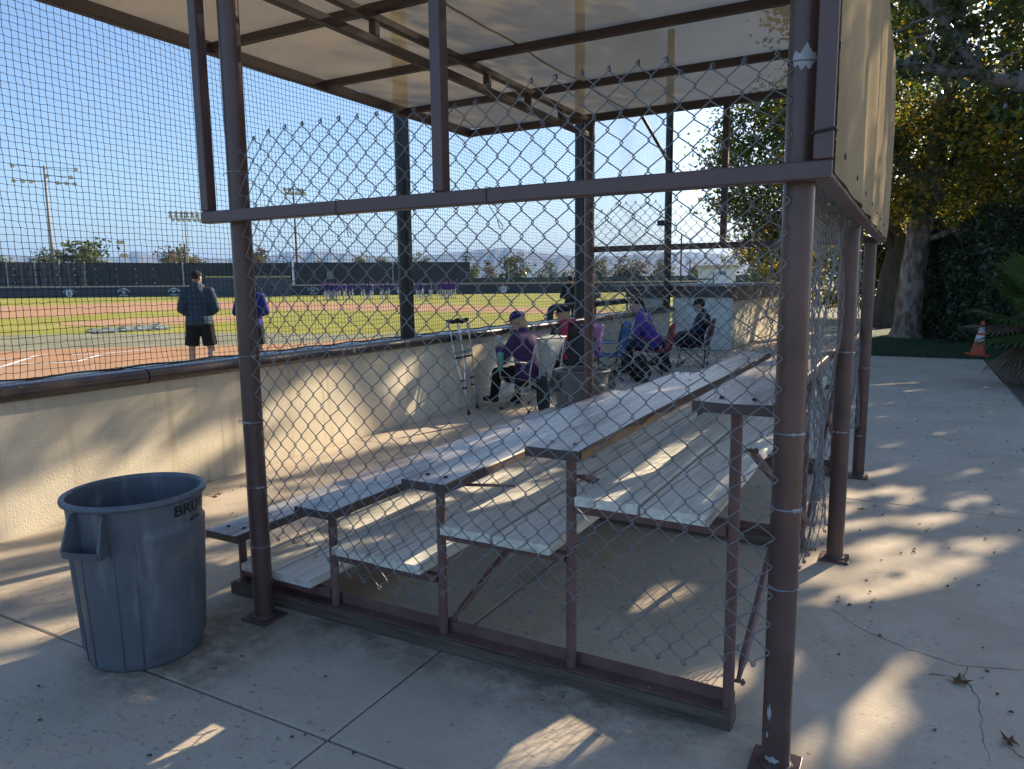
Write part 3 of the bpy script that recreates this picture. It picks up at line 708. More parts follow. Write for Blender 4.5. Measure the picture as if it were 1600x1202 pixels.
# ------------------------------------------------------------------ bleachers
t = thing('bleachers', 'five row timber bleachers with brown seats, white footboards and pipe frames', 'bleachers', (-1.75, 4.4, 0))
BY0, BY1 = 2.405, 6.52
def plank(name, x0, x1, z, th, m_, y0=None, y1=None, seat=False, wob=0.004):
    y0 = BY0 if y0 is None else y0; y1 = BY1 if y1 is None else y1
    n = 36; vs_ = []; fs_ = []; cup = random.uniform(0.001, 0.005); ph = random.uniform(0, 6)
    sec = [(0, -th), (0, -.006), (0.006, 0), (0.25, None), (0.5, None), (0.75, None), (1 - 0.006, 0), (1, -.006), (1, -th)]
    w = x1 - x0; K = 9
    for i in range(n + 1):
        y = y0 + (y1 - y0) * i / n; s_ = i / n
        zz = z + wob * math.sin(s_ * 7 + ph) + 0.004 * math.sin(s_ * 3 + ph * 2) * 0.5
        e = 0.0015 * math.sin(i * 0.7 + ph)
        px_ = [x0 - e, x0 - e, x0 + .006 - e, x0 + .25 * w, x0 + .5 * w, x0 + .75 * w, x1 - .006 + e, x1 + e, x1 + e]
        pz = [zz - th, zz - .006, zz, zz - cup * .7, zz - cup, zz - cup * .7, zz, zz - .006, zz - th]
        if i in (0, n): pz = [p - (0.003 if 1 <= k <= 7 else 0) for k, p in enumerate(pz)]
        vs_ += [(px_[k], y, pz[k]) for k in range(K)]
    for i in range(n):
        for k in range(K): fs_.append((i * K + k, (i + 1) * K + k, (i + 1) * K + (k + 1) % K, i * K + (k + 1) % K))
    fs_.append(tuple(range(K))); fs_.append(tuple(range((n + 1) * K - 1, n * K - 1, -1)))
    mb = MB(); mb.add(vs_, fs_)
    if seat: mb.mi = [1 if (len(f) == 4 and (f[0] % K) in (2, 3, 4, 5)) else 0 for f in fs_]
    o = mb.build(name, [m_, SEATW] if seat else m_, t, auto=35)
    if seat:
        for y in (2.50, 4.50, 6.40):
            for fx in (0.3, 0.72):
                mb = MB(); mb.lathe([(0.0, z + .0035), (0.006, z + .003), (0.0095, z + .0005), (0.010, z - .004)], 12, (x0 + fx * w, y + random.uniform(-.01, .01), 0)); mb.build('bolt', BLACK, o)
    return o
TH = 0.042
for x0, x1, z in [(-3.13, -2.90, .366), (-2.492, -2.265, .575), (-1.862, -1.635, .790), (-1.268, -1.040, .988), (-0.632, -0.372, 1.208)]:
    s_ = plank('seat_plank', x0, x1, z, TH, SEATB, seat=True)
    if z == .988:
        # split, bare edge on the front right arris of the fourth seat
        mb = MB(); vs_ = []; fs_ = []
        ysr = np.arange(2.41, 4.1, 0.03)
        for i, y in enumerate(ysr):
            tpr = 1.0 if y < 3.2 else max(0, 1 - (y - 3.2) / .9)
            hgt = TH * (0.3 + 0.55 * abs(math.sin(y * 7.1)) + .12 * random.random()) * tpr
            vs_ += [(x1 + .0025, y, z - TH + .003), (x1 + .004 + .004 * random.random(), y, z - TH + hgt * .6), (x1 + .0025, y, z - TH + hgt + .002)]
        for i in range(len(ysr) - 1):
            for k in range(2): fs_.append((3 * i + k, 3 * i + 3 + k, 3 * i + 4 + k, 3 * i + 1 + k))
        mb.add(vs_, fs_); mb.build('split_edge', RAWY, s_)
for x0, x1, z, y0 in [(-2.945, -2.712, .199, 2.46), (-2.700, -2.462, .200, 2.45), (-2.312, -2.062, .394, 2.45), (-2.050, -1.805, .393, 2.44), (-1.685, -1.445, .600, 2.43),
                      (-1.432, -1.178, .600, 2.43), (-1.078, -0.828, .812, 2.44), (-0.815, -0.572, .806, 2.43)]:
    plank('foot_plank', x0, x1, z, TH, FOOTW, y0=y0, wob=0.003)
LEGX = [-3.005, -2.372, -1.745, -1.127, -0.507]; SZ = [.366, .575, .790, .988, 1.208]; FZ = [.195, .388, .595, .803]
for fi, fy in enumerate((2.525, 4.50, 6.40)):
    fr = bpy.data.objects.new('frame', None); COL.objects.link(fr); fr.parent = t; fr.location = (0, fy - 4.4, 0)
    mb = MB(); mb.span((-3.06, fy - .045, 0.0), (-0.485, fy + .045, 0.062)); o = mb.build('skid', RAW, fr, bevel=0.004)
    mb = MB(); mb.span((-3.05, fy - .032, 0.0625), (-0.49, fy + .03, 0.068)); mb.span((-3.05, fy + .0302, 0.0625), (-0.49, fy + .036, 0.116)); mb.build('angle_iron', FRAMEP, fr)
    for x, z in zip(LEGX, SZ):
        mb = MB(); mb.tube([(x, fy, 0.0685), (x, fy, z - TH - .006)], 0.0205, 16); mb.build('leg', FRAMEP, fr, auto=50)
        mb = MB(); mb.span((x - .10, fy - .02, z - TH - .0055), (x + .10, fy + .02, z - TH - .0008)); mb.build('seat_bracket', FRAMEP, fr)
    for k, z in enumerate(FZ):
        mb = MB(); mb.span((LEGX[k] + .022, fy - .018, z - TH - .048), (LEGX[k + 1] - .022, fy + .018, z - TH - .012)); mb.build('foot_bracket', FRAMEP, fr)
    for x in (-2.86, -2.15, -1.5, -0.8):
        mb = MB(); mb.lathe([(0, .075), (.006, .0745), (.008, .0682)], 8, (x, fy - .01, 0)); mb.build('bolt', FRAMEP, fr)
def brace(p, q):
    mb = MB(); p = Vector(p); q = Vector(q); d = (q - p).normalized()
    mb.tube([p, p + d * .05, p + d * .09, q - d * .09, q - d * .05, q], [.008, .010, .0155, .0155, .010, .008], 10); o = mb.build('brace', FRAMEP, t, smooth=True)
    for e in (p, q):
        mb = MB(); mb.tube([e + Vector((-.02, 0, 0)), e + Vector((.025, 0, 0))], 0.0065, 6); mb.tube([e + Vector((.012, 0, 0)), e + Vector((.02, 0, 0))], 0.012, 6); mb.build('bolt', FRAMEP, o)
for a, b in ((2.525, 4.50), (4.50, 6.40)):
    x = -0.478
    brace((x, a + .02, 0.165), (x, b - .02, 1.03)); brace((x + .018, a + .02, 1.02), (x + .018, b - .02, 0.165))
brace((-1.72, 2.56, 0.12), (-1.72, 4.47, 0.68)); brace((-1.10, 2.55, 0.85), (-1.10, 4.47, 0.14))
mb = MB(); mb.beam((-1.77, 2.56, .732), (-1.50, 2.75, .712), .03, .006); mb.build('strap', FRAMEP, t)

# ------------------------------------------------------------------ trash cans
def trash_can(label, loc, rz, m_, letters=True, group='grey plastic trash cans'):
    t = thing('trash_can', label, 'trash can', loc, rz, group)
    H, R1, R0 = 0.735, 0.270, 0.232; n = 192
    def rad(z): return R0 + (R1 - R0) * (z / H)
    def pan(a, z):                      # shallow moulded recess panels between ribs
        s_ = 0.0
        for c in (math.pi / 2, 3 * math.pi / 2):
            d = abs((a - c + math.pi) % (2 * math.pi) - math.pi)
            if d < 0.87 and 0.05 < z < 0.60 - max(0, (d - .76)) * .35: s_ = min(1, (0.87 - d) / .03, (z - .05) / .015, (0.60 - z) / .015)
        return s_
    zs = [0.0, 0.006, 0.02, 0.045, 0.055, 0.07, 0.2, 0.35, 0.5, 0.57, 0.585, 0.595, 0.605, 0.62, 0.66, 0.70, 0.715]
    vs_ = []; fs_ = []
    for z in zs:
        for k in range(n):
            a = 2 * math.pi * k / n; r = rad(z) - (0.012 if z == 0 else (0.004 if z < .01 else 0)) + 0.012 * pan(a, z)
            vs_.append((r * math.cos(a), r * math.sin(a), z))
    for i in range(len(zs) - 1):
        for k in range(n): fs_.append((i * n + k, i * n + (k + 1) % n, (i + 1) * n + (k + 1) % n, (i + 1) * n + k))
    b0 = len(vs_); zi = [0.715, 0.4, 0.03, 0.025]
    for i, z in enumerate(zi):
        for k in range(n):
            a = 2 * math.pi * k / n; r = (rad(z) - 0.006) if i < 3 else 0.01; vs_.append((r * math.cos(a), r * math.sin(a), z))
    for i in range(3):
        for k in range(n): fs_.append((b0 + i * n + k, b0 + (i + 1) * n + k, b0 + (i + 1) * n + (k + 1) % n, b0 + i * n + (k + 1) % n))
    fs_.append(tuple(range(n - 1, -1, -1)))
    mb = MB(); mb.add(vs_, fs_); mb.build('body', m_, t, world=False, auto=40)
    mb = MB(); pr = [(R1 - .006, .706), (R1 + .011, .706), (R1 + .017, .710), (R1 + .0185, .719), (R1 + .015, .729), (R1 + .007, .733), (R1 - .002, .731), (R1 - .007, .724), (R1 - .006, .706)]
    mb.lathe(pr, 96); mb.build('rim', m_, t, world=False, smooth=True)
    for c in (0, math.pi):              # hollow pull handles under the rim
        A = c
        def P(a, r, z): return ((rad(z) + r) * math.cos(A + a), (rad(z) + r) * math.sin(A + a), z)
        mb = MB()
        aw = 0.27
        for sgn in (-1, 1):             # cheeks
            a1, a2 = sgn * aw, sgn * (aw - .035)
            q = [P(a1, -.002, .700), P(a1, .030, .700), P(a1, .082, .565), P(a1, .075, .530), P(a1, -.002, .525), P(a2, -.002, .700), P(a2, .030, .700), P(a2, .082, .565), P(a2, .075, .530), P(a2, -.002, .525)]
            mb.add(q, [(0, 1, 2, 3, 4), (9, 8, 7, 6, 5), (0, 5, 6, 1), (1, 6, 7, 2), (2, 7, 8, 3), (3, 8, 9, 4), (4, 9, 5, 0)])
        K = 10                          # lower grip tray
        for k in range(K):
            a1 = -aw + .035 + (2 * aw - .07) * k / K; a2 = -aw + .035 + (2 * aw - .07) * (k + 1) / K
            sec = [(.082, .565), (.075, .530), (-.002, .525), (-.002, .533), (.068, .538), (.072, .562)]
            q = [P(a1, r, z) for r, z in sec] + [P(a2, r, z) for r, z in sec]; m2 = len(sec)
            mb.add(q, [(i, (i + 1) % m2, m2 + (i + 1) % m2, m2 + i) for i in range(m2)])
        mb.build('handle', m_, t, world=False, bevel=0.003)
    for k in range(4):                  # vertical ribs
        a = (0, math.pi)[k // 2]
        mb = MB()
        for da in ((-.30, .30), (-.62, .62))[k % 2]:
            mb.tube([((rad(z) + .001) * math.cos(a + da), (rad(z) + .001) * math.sin(a + da), z) for z in (0.02, 0.2, 0.4, 0.57)], [0.003, .004, .004, .003], 6)
        mb.build('rib', m_, t, world=False, smooth=True)
    if letters:
        me = text_mesh('BRUTE', 0.072, 0.0022); z0 = 0.662; a0 = letters
        for v in me.vertices:
            z = z0 + v.co.y * 0.86; r = rad(z) + 0.0016; a = a0 + v.co.x * 1.12 / r
            v.co = (r * math.cos(a), r * math.sin(a), z)
        me.materials.append(BLACK); link_mesh('lettering', me, t)
        mb = MB(); vs_ = []; n2 = 24                      # oval emblem outline under the word
        for k in range(n2):
            th = 2 * math.pi * k / n2
            for s2 in (1.0, 0.72):
                z = z0 - .055 + .013 * s2 * math.sin(th); r = rad(z) + .0016; a = a0 + .03 + (.042 * s2 * math.cos(th)) / r; vs_.append((r * math.cos(a), r * math.sin(a), z))
        mb.add(vs_, [(2 * k, (2 * k + 2) % (2 * n2), (2 * k + 3) % (2 * n2), 2 * k + 1) for k in range(n2)])
        for zz_ in (-.053, -.059):
            q = []
            for sx, dz_ in ((-1, -.002), (1, -.002), (1, .002), (-1, .002)):
                z = z0 + zz_ + dz_; r = rad(z) + .0017; a = a0 + .03 + sx * .026 / r; q.append((r * math.cos(a), r * math.sin(a), z))
            mb.add(q, [(0, 1, 2, 3)])
        mb.build('emblem', BLACK, t, world=False)
    return t
trash_can('blue grey trash can with black lettering standing left of the near canopy post', (-2.93, 1.91, 0.0), math.radians(-73), GREYP, letters=1.68)
c2 = G(910, 580, .73)
trash_can('worn grey trash can beyond the bleachers by the rear canopy post', (-2.90, 6.76, 0), math.radians(-140), GREYP2, letters=None)

# ------------------------------------------------------------------ camp chairs
def camp_chair(label, loc, face, seatm, framem, backz=0.92, pointed=False, logo=False, edge=None):
    """face = (x,y) direction the sitter looks"""
    rz = math.atan2(face[1], face[0]) - math.pi / 2
    t = thing('camp_chair', label, 'camp chair', loc, rz, 'folding camp chairs along the wall')
    w, d = 0.27, 0.24
    for sx in (-1, 1):
        mb = MB(); mb.tube([(sx * w, d, 0.02), (sx * w * .98, -d, 0.42), (sx * w, -d - .02, 0.44)], 0.0095, 8); mb.build('leg', framem, t, world=False, smooth=True)
        mb = MB(); mb.tube([(sx * w, -d, 0.02), (sx * w * .98, d, 0.42)], 0.0095, 8); mb.build('leg', framem, t, world=False, smooth=True)
        mb = MB(); mb.tube([(sx * w, -d - .01, 0.16), (sx * (w + .02), -d - .03, 0.5), (sx * (w + .0), -d - .12, backz - .02)], 0.0095, 8); mb.build('back_post', framem, t, world=False, smooth=True)
        mb = MB(); mb.tube([(sx * (w + .01), d, 0.40), (sx * (w + .02), d + .01, 0.61)], 0.0095, 8); mb.build('arm_post', framem, t, world=False, smooth=True)
        for y in (-d, d):
            mb = MB(); mb.box((sx * w, y, 0.014), (0.045, 0.03, 0.028)); mb.build('foot', BLACK, t, world=False, bevel=0.006)
        mb = MB(); mb.box((sx * (w + .02), .02, 0.625), (0.075, 0.50, 0.014)); mb.build('armrest', seatm, t, world=False, bevel=0.005)
    for y, s_ in ((d, 1), (-d, -1)):
        mb = MB(); mb.tube([(-w, y, 0.03), (w, y, 0.40)], 0.008, 8); mb.tube([(w, y + .012 * s_, 0.03), (-w, y + .012 * s_, 0.40)], 0.008, 8); mb.build('cross_bar', framem, t, world=False, smooth=True)
    vs_ = []; fs_ = []; n = 9                          # slung seat
    for i in range(n):
        for j in range(n):
            u, v = i / (n - 1) * 2 - 1, j / (n - 1) * 2 - 1
            vs_.append((u * (w + .005), v * (d + .01), 0.425 - 0.05 * (1 - u * u) * (1 - v * v * .6) - 0.02 * (v < 0) * -v))
    for i in range(n - 1):
        for j in range(n - 1): fs_.append((i * n + j, (i + 1) * n + j, (i + 1) * n + j + 1, i * n + j + 1))
    mb = MB(); mb.add(vs_, fs_); o = mb.build('seat', seatm, t, world=False, smooth=True); o.modifiers.new('s', 'SOLIDIFY').thickness = 0.006
    vs_ = []; fs_ = []
    for i in range(n):
        for j in range(n):
            u, v = i / (n - 1) * 2 - 1, j / (n - 1)
            ww = w + .01 if not pointed else (0.10 + (w - .09) * (v ** 1.4))
            z = 0.40 + (backz - .40) * v; y = -d - .01 - .12 * v - .05 * (1 - u * u) * math.sin(math.pi * min(1, v * .9 + .1)) - .012
            vs_.append((u * ww, y, z + (0.03 * (1 - u * u) if v == 1 else 0)))
    for i in range(n - 1):
        for j in range(n - 1): fs_.append((i * n + j, (i + 1) * n + j, (i + 1) * n + j + 1, i * n + j + 1))
    mb = MB(); mb.add(vs_, fs_); o = mb.build('backrest', seatm, t, world=False, smooth=True); o.modifiers.new('s', 'SOLIDIFY').thickness = 0.006
    if edge:
        mb = MB(); mb.tube([(sx_ * (0.10 + (w - .09) * (v ** 1.4) + .004), -d - .02 - .12 * v, 0.40 + (backz - .40) * v) for sx_ in (-1,) for v in np.linspace(0, 1, 8)] +
                           [(0.10 + (w - .09) * (v ** 1.4) + .004, -d - .02 - .12 * v, 0.40 + (backz - .40) * v) for v in np.linspace(1, 0, 8)], 0.008, 6); mb.build('edge_binding', edge, t, world=False, smooth=True)
    if logo:
        vs_ = []; mb = MB()
        def B(u, z): 
            v = (z - .40) / (backz - .40); return (u, -d - .01 - .12 * v - .05 * math.sin(math.pi * min(1, v * .9 + .1)) - .0235, z)
        mb.add([B(-.05, .76), B(-.02, .76), B(.0, .80), B(.0, .83)], [(0, 1, 2, 3)]); mb.add([B(.05, .76), B(.02, .76), B(.0, .80), B(.0, .83)], [(3, 2, 1, 0)])
        mb.add([B(-.04, .725), B(.04, .725), B(.04, .738), B(-.04, .738)], [(0, 1, 2, 3)])
        mb.build('tent_emblem', WHITE, t, world=False)
    return t
fab = lambda n, c: mat(n, c, 0.85, var=0.2, scale=9, bump=0.3, bscale=200)
TAN = fab('tan_chair_fabric', (0.40, 0.42, 0.38)); DKC = fab('charcoal_fabric', (0.03, 0.033, 0.035)); PUR = fab('purple_fabric', (0.16, 0.06, 0.27))
BLU = fab('blue_fabric', (0.03, 0.16, 0.36)); RED = fab('red_fabric', (0.28, 0.02, 0.045)); FTAN = mat('cream_tube', (0.52, 0.52, 0.47), 0.4, var=0.1, scale=20)
F1 = (-0.97, 0.25); 
CH1 = (-4.26, 8.22); CH2 = (-4.44, 9.72); CHP = (-4.64, 10.5); CHB = (-4.42, 11.25); CH3 = (-3.98, 12.35); CH4 = (-3.62, 13.75)
camp_chair('tan camp chair with tent emblem on its back under the starry cap person', (*CH1, 0), F1, TAN, FTAN, 0.93, True, True, FTAN)
camp_chair('charcoal camp chair with red trim under the person in the brown jacket', (*CH2, 0), (-.9, .42), DKC, STEEL, 0.80)
camp_chair('empty purple camp chair half hidden by the rear canopy post', (*CHP, 0), (-.9, .3), PUR, BLACK, 0.95)
camp_chair('empty bright blue camp chair between the purple chair and the seated group', (*CHB, 0), (-.75, -.5), BLU, BLACK, 0.93)
camp_chair('red camp chair under the person with the dark ponytail', (*CH3, 0), (-.97, -.12), RED, BLACK, 0.86)
camp_chair('black and red camp chair nearest the dugout wall', (*CH4, 0), (-.97, -.1), mat('dark_red_fabric', (0.10, 0.012, 0.02), 0.85, var=0.4, scale=6), BLACK, 0.88)

# ------------------------------------------------------------------ people
SKIN = mat('skin', (0.50, 0.30, 0.22), 0.5, var=0.1, scale=12)
EYEW = mat('eye_white', (0.7, 0.68, 0.65), 0.3); EYED = mat('eye_dark', (0.03, 0.02, 0.015), 0.2); LIP = mat('lip', (0.38, 0.16, 0.13), 0.5)
def cloth(n, c, rough=0.9): return mat(n, c, rough, var=0.22, scale=14, bump=0.35, bscale=45)
def V(*a): return Vector(a)
def hand(mb, wr, el, side, curl=0.6, vox=0.01):
    d = (Vector(wr) - Vector(el)).normalized(); up = V(0, 0, 1)
    if abs(d.z) > .9: up = V(0, 1, 0)
    s_ = d.cross(up).normalized(); nrm = s_.cross(d).normalized()
    c = Vector(wr) + d * 0.045
    mb.cap(wr, c, 0.026, 0.036); mb.cap(c - s_ * .014, c + s_ * .014, .032, .032)
    for k, (o_, L) in enumerate([(-.030, .065), (-.010, .075), (.010, .072), (.029, .058)]):
        b = c + d * 0.03 + s_ * o_; m1 = b + d * L * .55 - nrm * L * .18 * curl; e = m1 + d * L * .35 - nrm * L * .6 * curl
        mb.cap(b, m1, .0095, .009, 8); mb.cap(m1, e, .009, .0075, 8)
    b = c - d * .01 - s_ * .032 * side; m1 = b + d * .03 - s_ * .022 * side - nrm * .012; e = m1 + d * .028 - nrm * .014
    mb.cap(b, m1, .012, .0105, 8); mb.cap(m1, e, .0105, .008, 8)
def figure(label, loc, rz, J, skin, top, bottom, shoe, hair=None, hair_style='short', cap=None, shorts=False, vox=0.011, group=None, name='person', sleeve=True, girth=1.0, hood=False, face=True, collar=None):
    """one continuous body mesh; clothing, hair and cap are children. J: joint positions in the figure's own frame (+Y forward)"""
    t = thing(name, label, 'person', loc, rz, group)
    g = girth; pel, che, nk, hd = (Vector(J[k]) for k in ('pel', 'che', 'nk', 'hd'))
    yaw, pit = J.get('look', (0, 0)); RH = Euler((math.radians(pit), 0, math.radians(yaw))).to_matrix()
    def torso(mb, e):
        dirv = (che - pel).normalized(); side = Vector(J['shR']) - Vector(J['shL']); side.normalize()
        fw = dirv.cross(side) * -1; R = Matrix((side, fw, dirv)).transposed()
        mb.ell(pel, (0.165 * g + e, 0.12 * g + e, 0.13 + e), R, 16, 12); mid = pel.lerp(che, .5)
        mb.ell(mid, (0.148 * g + e, 0.112 * g + e, 0.19 + e), R, 16, 12)
        mb.ell(che, (0.172 * g + e, 0.118 * g + e, 0.17 + e), R, 16, 12)
        mb.cap(Vector(J['shL']), Vector(J['shR']), 0.066 + e, 0.066 + e)
        mb.cap(che + dirv * .1, nk, 0.085 + e * .5, 0.06 + e * .3)
    def arms(mb, e, fore=True):
        for s_ in 'LR':
            sh, el, wr = (Vector(J[k + s_]) for k in ('sh', 'el', 'wr'))
            mb.cap(sh, el, 0.058 * g + e, 0.046 * g + e)
            if fore: mb.cap(el, wr, 0.045 * g + e, 0.029 + e)
    def legs(mb, e, frac=1.0, flare=0.0):
        for s_ in 'LR':
            hp, kn, an = (Vector(J[k + s_]) for k in ('hp', 'kn', 'an'))
            if frac <= 1.0: mb.tube([hp + V(0, 0, .05), hp, hp.lerp(kn, .5), hp.lerp(kn, frac), hp.lerp(kn, frac + .03)], [.085 * g, 0.095 * g + e, .082 * g + e, 0.066 * g + e + .025, .05 * g + e + .02], 14)
            else: mb.cap(hp, kn, 0.095 * g + e, 0.062 + e); mb.cap(kn, an, 0.06 + e, 0.04 + e + flare)
    body = MB(); torso(body, 0); arms(body, 0)
    for s_ in 'LR':
        hp, kn, an = (Vector(J[k + s_]) for k in ('hp', 'kn', 'an')); body.cap(hp, kn, 0.092 * g, 0.056)
        cal = kn.lerp(an, .3) + V(0, -.012, 0) if abs(kn.z - an.z) > .2 else kn.lerp(an, .3)
        body.cap(kn, cal, .054, .058); body.cap(cal, an, 0.058, 0.036)
        fd = Vector(J.get('foot' + s_, (0, 1, 0))).normalized(); heel = an - V(0, 0, .03) - fd * .03
        body.cap(heel, an - V(0, 0, .04) + fd * .15, .036, .028)
        if vox < 0.02: hand(body, J['wr' + s_], J['el' + s_], 1 if s_ == 'R' else -1, J.get('curl', .6))
        else: body.cap(J['wr' + s_], Vector(J['wr' + s_]) + (Vector(J['wr' + s_]) - Vector(J['el' + s_])).normalized() * .1, .035, .03)
    body.cap(nk - V(0, 0, .02), hd - V(0, 0, .06), 0.056, 0.054)
    def H(p): return hd + RH @ Vector(p)
    body.ell(hd + RH @ V(0, -.004, .012), (0.077, 0.097, 0.105), RH, 16, 12); body.ell(H((0, .028, -.055)), (0.056, 0.066, 0.058), RH, 14, 10)
    if vox < 0.02:
        body.cap(H((0, .09, .012)), H((0, .113, -.018)), .010, .016, 8); body.ell(H((0, .085, -.098)), (.022, .018, .016), RH)
        for sx in (-1, 1): body.ell(H((sx * .079, -.008, -.01)), (.012, .022, .033), RH, 8, 6)
    me = bake(body, 'body', skin, vox, 3); link_mesh('body', me, t)
    mb = MB(); torso(mb, .022); arms(mb, .018, sleeve)
    if hood:
        mb.cap(nk + V(0, -.03, .0), nk + V(0, -.075, -.05), .085, .075); mb.cap(nk + V(-.07, 0, 0), nk + V(.07, 0, 0), .05, .05)
    mb.tube([pel.lerp(che, .35), pel.lerp(che, .1), pel - (che - pel).normalized() * .085, pel - (che - pel).normalized() * .10], [.14 * g, .182 * g, .186 * g, .17 * g], 18)
    me = bake(mb, 'top', top, max(vox, .013), 5); o = link_mesh('top', me, t)
    if collar:
        mb = MB(); mb.tube([nk + V(.075 * math.cos(a), .07 * math.sin(a) - .005, -.015 - .01 * math.sin(a)) for a in np.linspace(0, 2 * math.pi, 17)], .02, 8); link_mesh('collar', mb.mesh('collar', collar, smooth=True), t)
    mb = MB(); mb.ell(pel, (0.165 * g + .016, 0.12 * g + .016, 0.13), None, 16, 12)
    if shorts: legs(mb, .018, .88, .035)
    else: legs(mb, .016, 2.0)
    me = bake(mb, 'shorts' if shorts else 'trousers', bottom, max(vox, .013), 4); link_mesh('shorts' if shorts else 'trousers', me, t)
    for s_ in 'LR':
        an = Vector(J['an' + s_]); fd = Vector(J.get('foot' + s_, (0, 1, 0))).normalized(); mb = MB()
        mb.cap(an - V(0, 0, .035) - fd * .035, an - V(0, 0, .045) + fd * .16, .045, .038); mb.cap(an + V(0, 0, .01), an - V(0, 0, .03), .043, .05)
        link_mesh('shoe', bake(mb, 'shoe', shoe, max(vox, .012), 3), t)
    if hair:
        mb = MB(); mb.ell(H((0, -.018, .03)), (0.084, 0.095, 0.098), RH, 16, 12)
        if hair_style == 'long':
            for k in range(9):
                a = math.radians(195 + k * 18.75); x_, y_ = .066 * math.cos(a), .070 * math.sin(a) - .012
                mb.cap(H((x_, y_, .02)), H((x_ * 1.2, y_ * 1.05 - .005, -.12 - .035 * (k % 3))), .024, .014, 8)
        if hair_style == 'pony':
            mb.cap(H((0, -.10, .05)), H((0, -.135, -.03)), .032, .036, 10); mb.cap(H((0, -.135, -.03)), H((0, -.11, -.20)), .036, .016, 10)
        link_mesh('hair', bake(mb, 'hair', hair, max(vox, .009), 2), t)
    if cap:
        capm, stars = cap if isinstance(cap, tuple) else (cap, None)
        mb = MB(); vs_ = []; fs_ = []; n = 20
        for i in range(7):
            ph = math.radians(90 * i / 6)
            for k in range(n):
                a = 2 * math.pi * k / n; vs_.append(H((.093 * math.cos(a) * math.cos(ph), .110 * math.sin(a) * math.cos(ph) - .006, .030 + .098 * math.sin(ph))))
        for i in range(6):
            for k in range(n): fs_.append((i * n + k, i * n + (k + 1) % n, (i + 1) * n + (k + 1) % n, (i + 1) * n + k))
        mb.add(vs_, fs_); o = link_mesh('cap', mb.mesh('cap', capm, smooth=True), t)
        mb = MB(); vs_ = []; fs_ = []; n = 12
        for i in range(5):
            r = .095 + .085 * i / 4
            for k in range(n + 1):
                a = math.radians(25 + 130 * k / n); vs_.append(H((.095 * math.cos(a) * (1 - .08 * i / 4), (.100 if i == 0 else .100 + .08 * i / 4 * math.sin(a)) * (math.sin(a) ** .5 if i == 0 else math.sin(a) ** .6) - .004, .035 - .012 * (math.cos(a)) ** 2 - .010 * i / 4)))
        for i in range(4):
            for k in range(n): fs_.append((i * (n + 1) + k, i * (n + 1) + k + 1, (i + 1) * (n + 1) + k + 1, (i + 1) * (n + 1) + k))
        mb.add(vs_, fs_); b = link_mesh('visor', mb.mesh('visor', capm, smooth=True), o); b.modifiers.new('s', 'SOLIDIFY').thickness = 0.004
        if stars:
            for k in range(16):
                a = 2 * math.pi * k * .618 * 1.0; ph = math.radians(12 + (k * 37) % 62); mb = MB(); q = []
                nrm = V(math.cos(a) * math.cos(ph), math.sin(a) * math.cos(ph), math.sin(ph)); c = V(.0945 * nrm.x, .1115 * nrm.y - .006, .030 + .0995 * nrm.z)
                u = nrm.cross(V(0, 0, 1)).normalized(); w_ = u.cross(nrm)
                for m_ in range(10):
                    r = .011 if m_ % 2 == 0 else .0045; q.append(H(c + u * r * math.sin(m_ * math.pi / 5) + w_ * r * math.cos(m_ * math.pi / 5)))
                mb.add(q, [tuple(range(10))]); link_mesh('star', mb.mesh('star', stars), o)
    if face and vox < .02:
        for sx in (-1, 1):
            mb = MB(); mb.ell(H((sx * .031, .079, .012)), (.013, .012, .0085), RH); e_ = link_mesh('eye', mb.mesh('eye', EYEW, smooth=True), t)
            mb = MB(); mb.ell(H((sx * .031, .089, .012)), (.006, .004, .006), RH); link_mesh('iris', mb.mesh('iris', EYED, smooth=True), e_)
        mb = MB(); mb.ell(H((0, .088, -.062)), (.024, .009, .007), RH); link_mesh('mouth', mb.mesh('mouth', LIP, smooth=True), t)
    return t

def standing(h=1.78, arms='pockets', w=0.0):
    k = h / 1.78
    J = dict(pel=(0, 0, .98), che=(0, .0, 1.32), nk=(0, -.005, 1.52), hd=(0, .02, 1.665), shL=(-.185, -.01, 1.43), shR=(.185, -.01, 1.43),
             hpL=(-.095, 0, .93), hpR=(.095, 0, .93), knL=(-.115 - w, .02, .50), knR=(.115 + w, .02, .50), anL=(-.125 - w, -.02, .085), anR=(.125 + w, -.02, .085),
             footL=(-.25, 1, 0), footR=(.25, 1, 0))
    if arms == 'pockets': J.update(elL=(-.262, -.05, 1.15), elR=(.262, -.05, 1.15), wrL=(-.13, .12, 1.02), wrR=(.13, .12, 1.02))
    elif arms == 'front': J.update(elL=(-.27, -.03, 1.15), elR=(.27, -.03, 1.15), wrL=(-.10, .20, 1.10), wrR=(.12, .20, 1.08))
    elif arms == 'up': J.update(elL=(-.34, .05, 1.55), elR=(.34, .05, 1.52), wrL=(-.16, .08, 1.74), wrR=(.20, .10, 1.70))
    elif arms == 'oneup': J.update(elL=(-.30, .05, 1.30), elR=(.36, .05, 1.58), wrL=(-.38, .16, 1.10), wrR=(.33, .06, 1.86))
    elif arms == 'down': J.update(elL=(-.26, -.02, 1.15), elR=(.27, .0, 1.15), wrL=(-.28, .08, .90), wrR=(.30, .06, .90))
    for q, v in J.items():
        if q.startswith('foot') or q == 'look': continue
        J[q] = tuple(c * k for c in v)
    return J

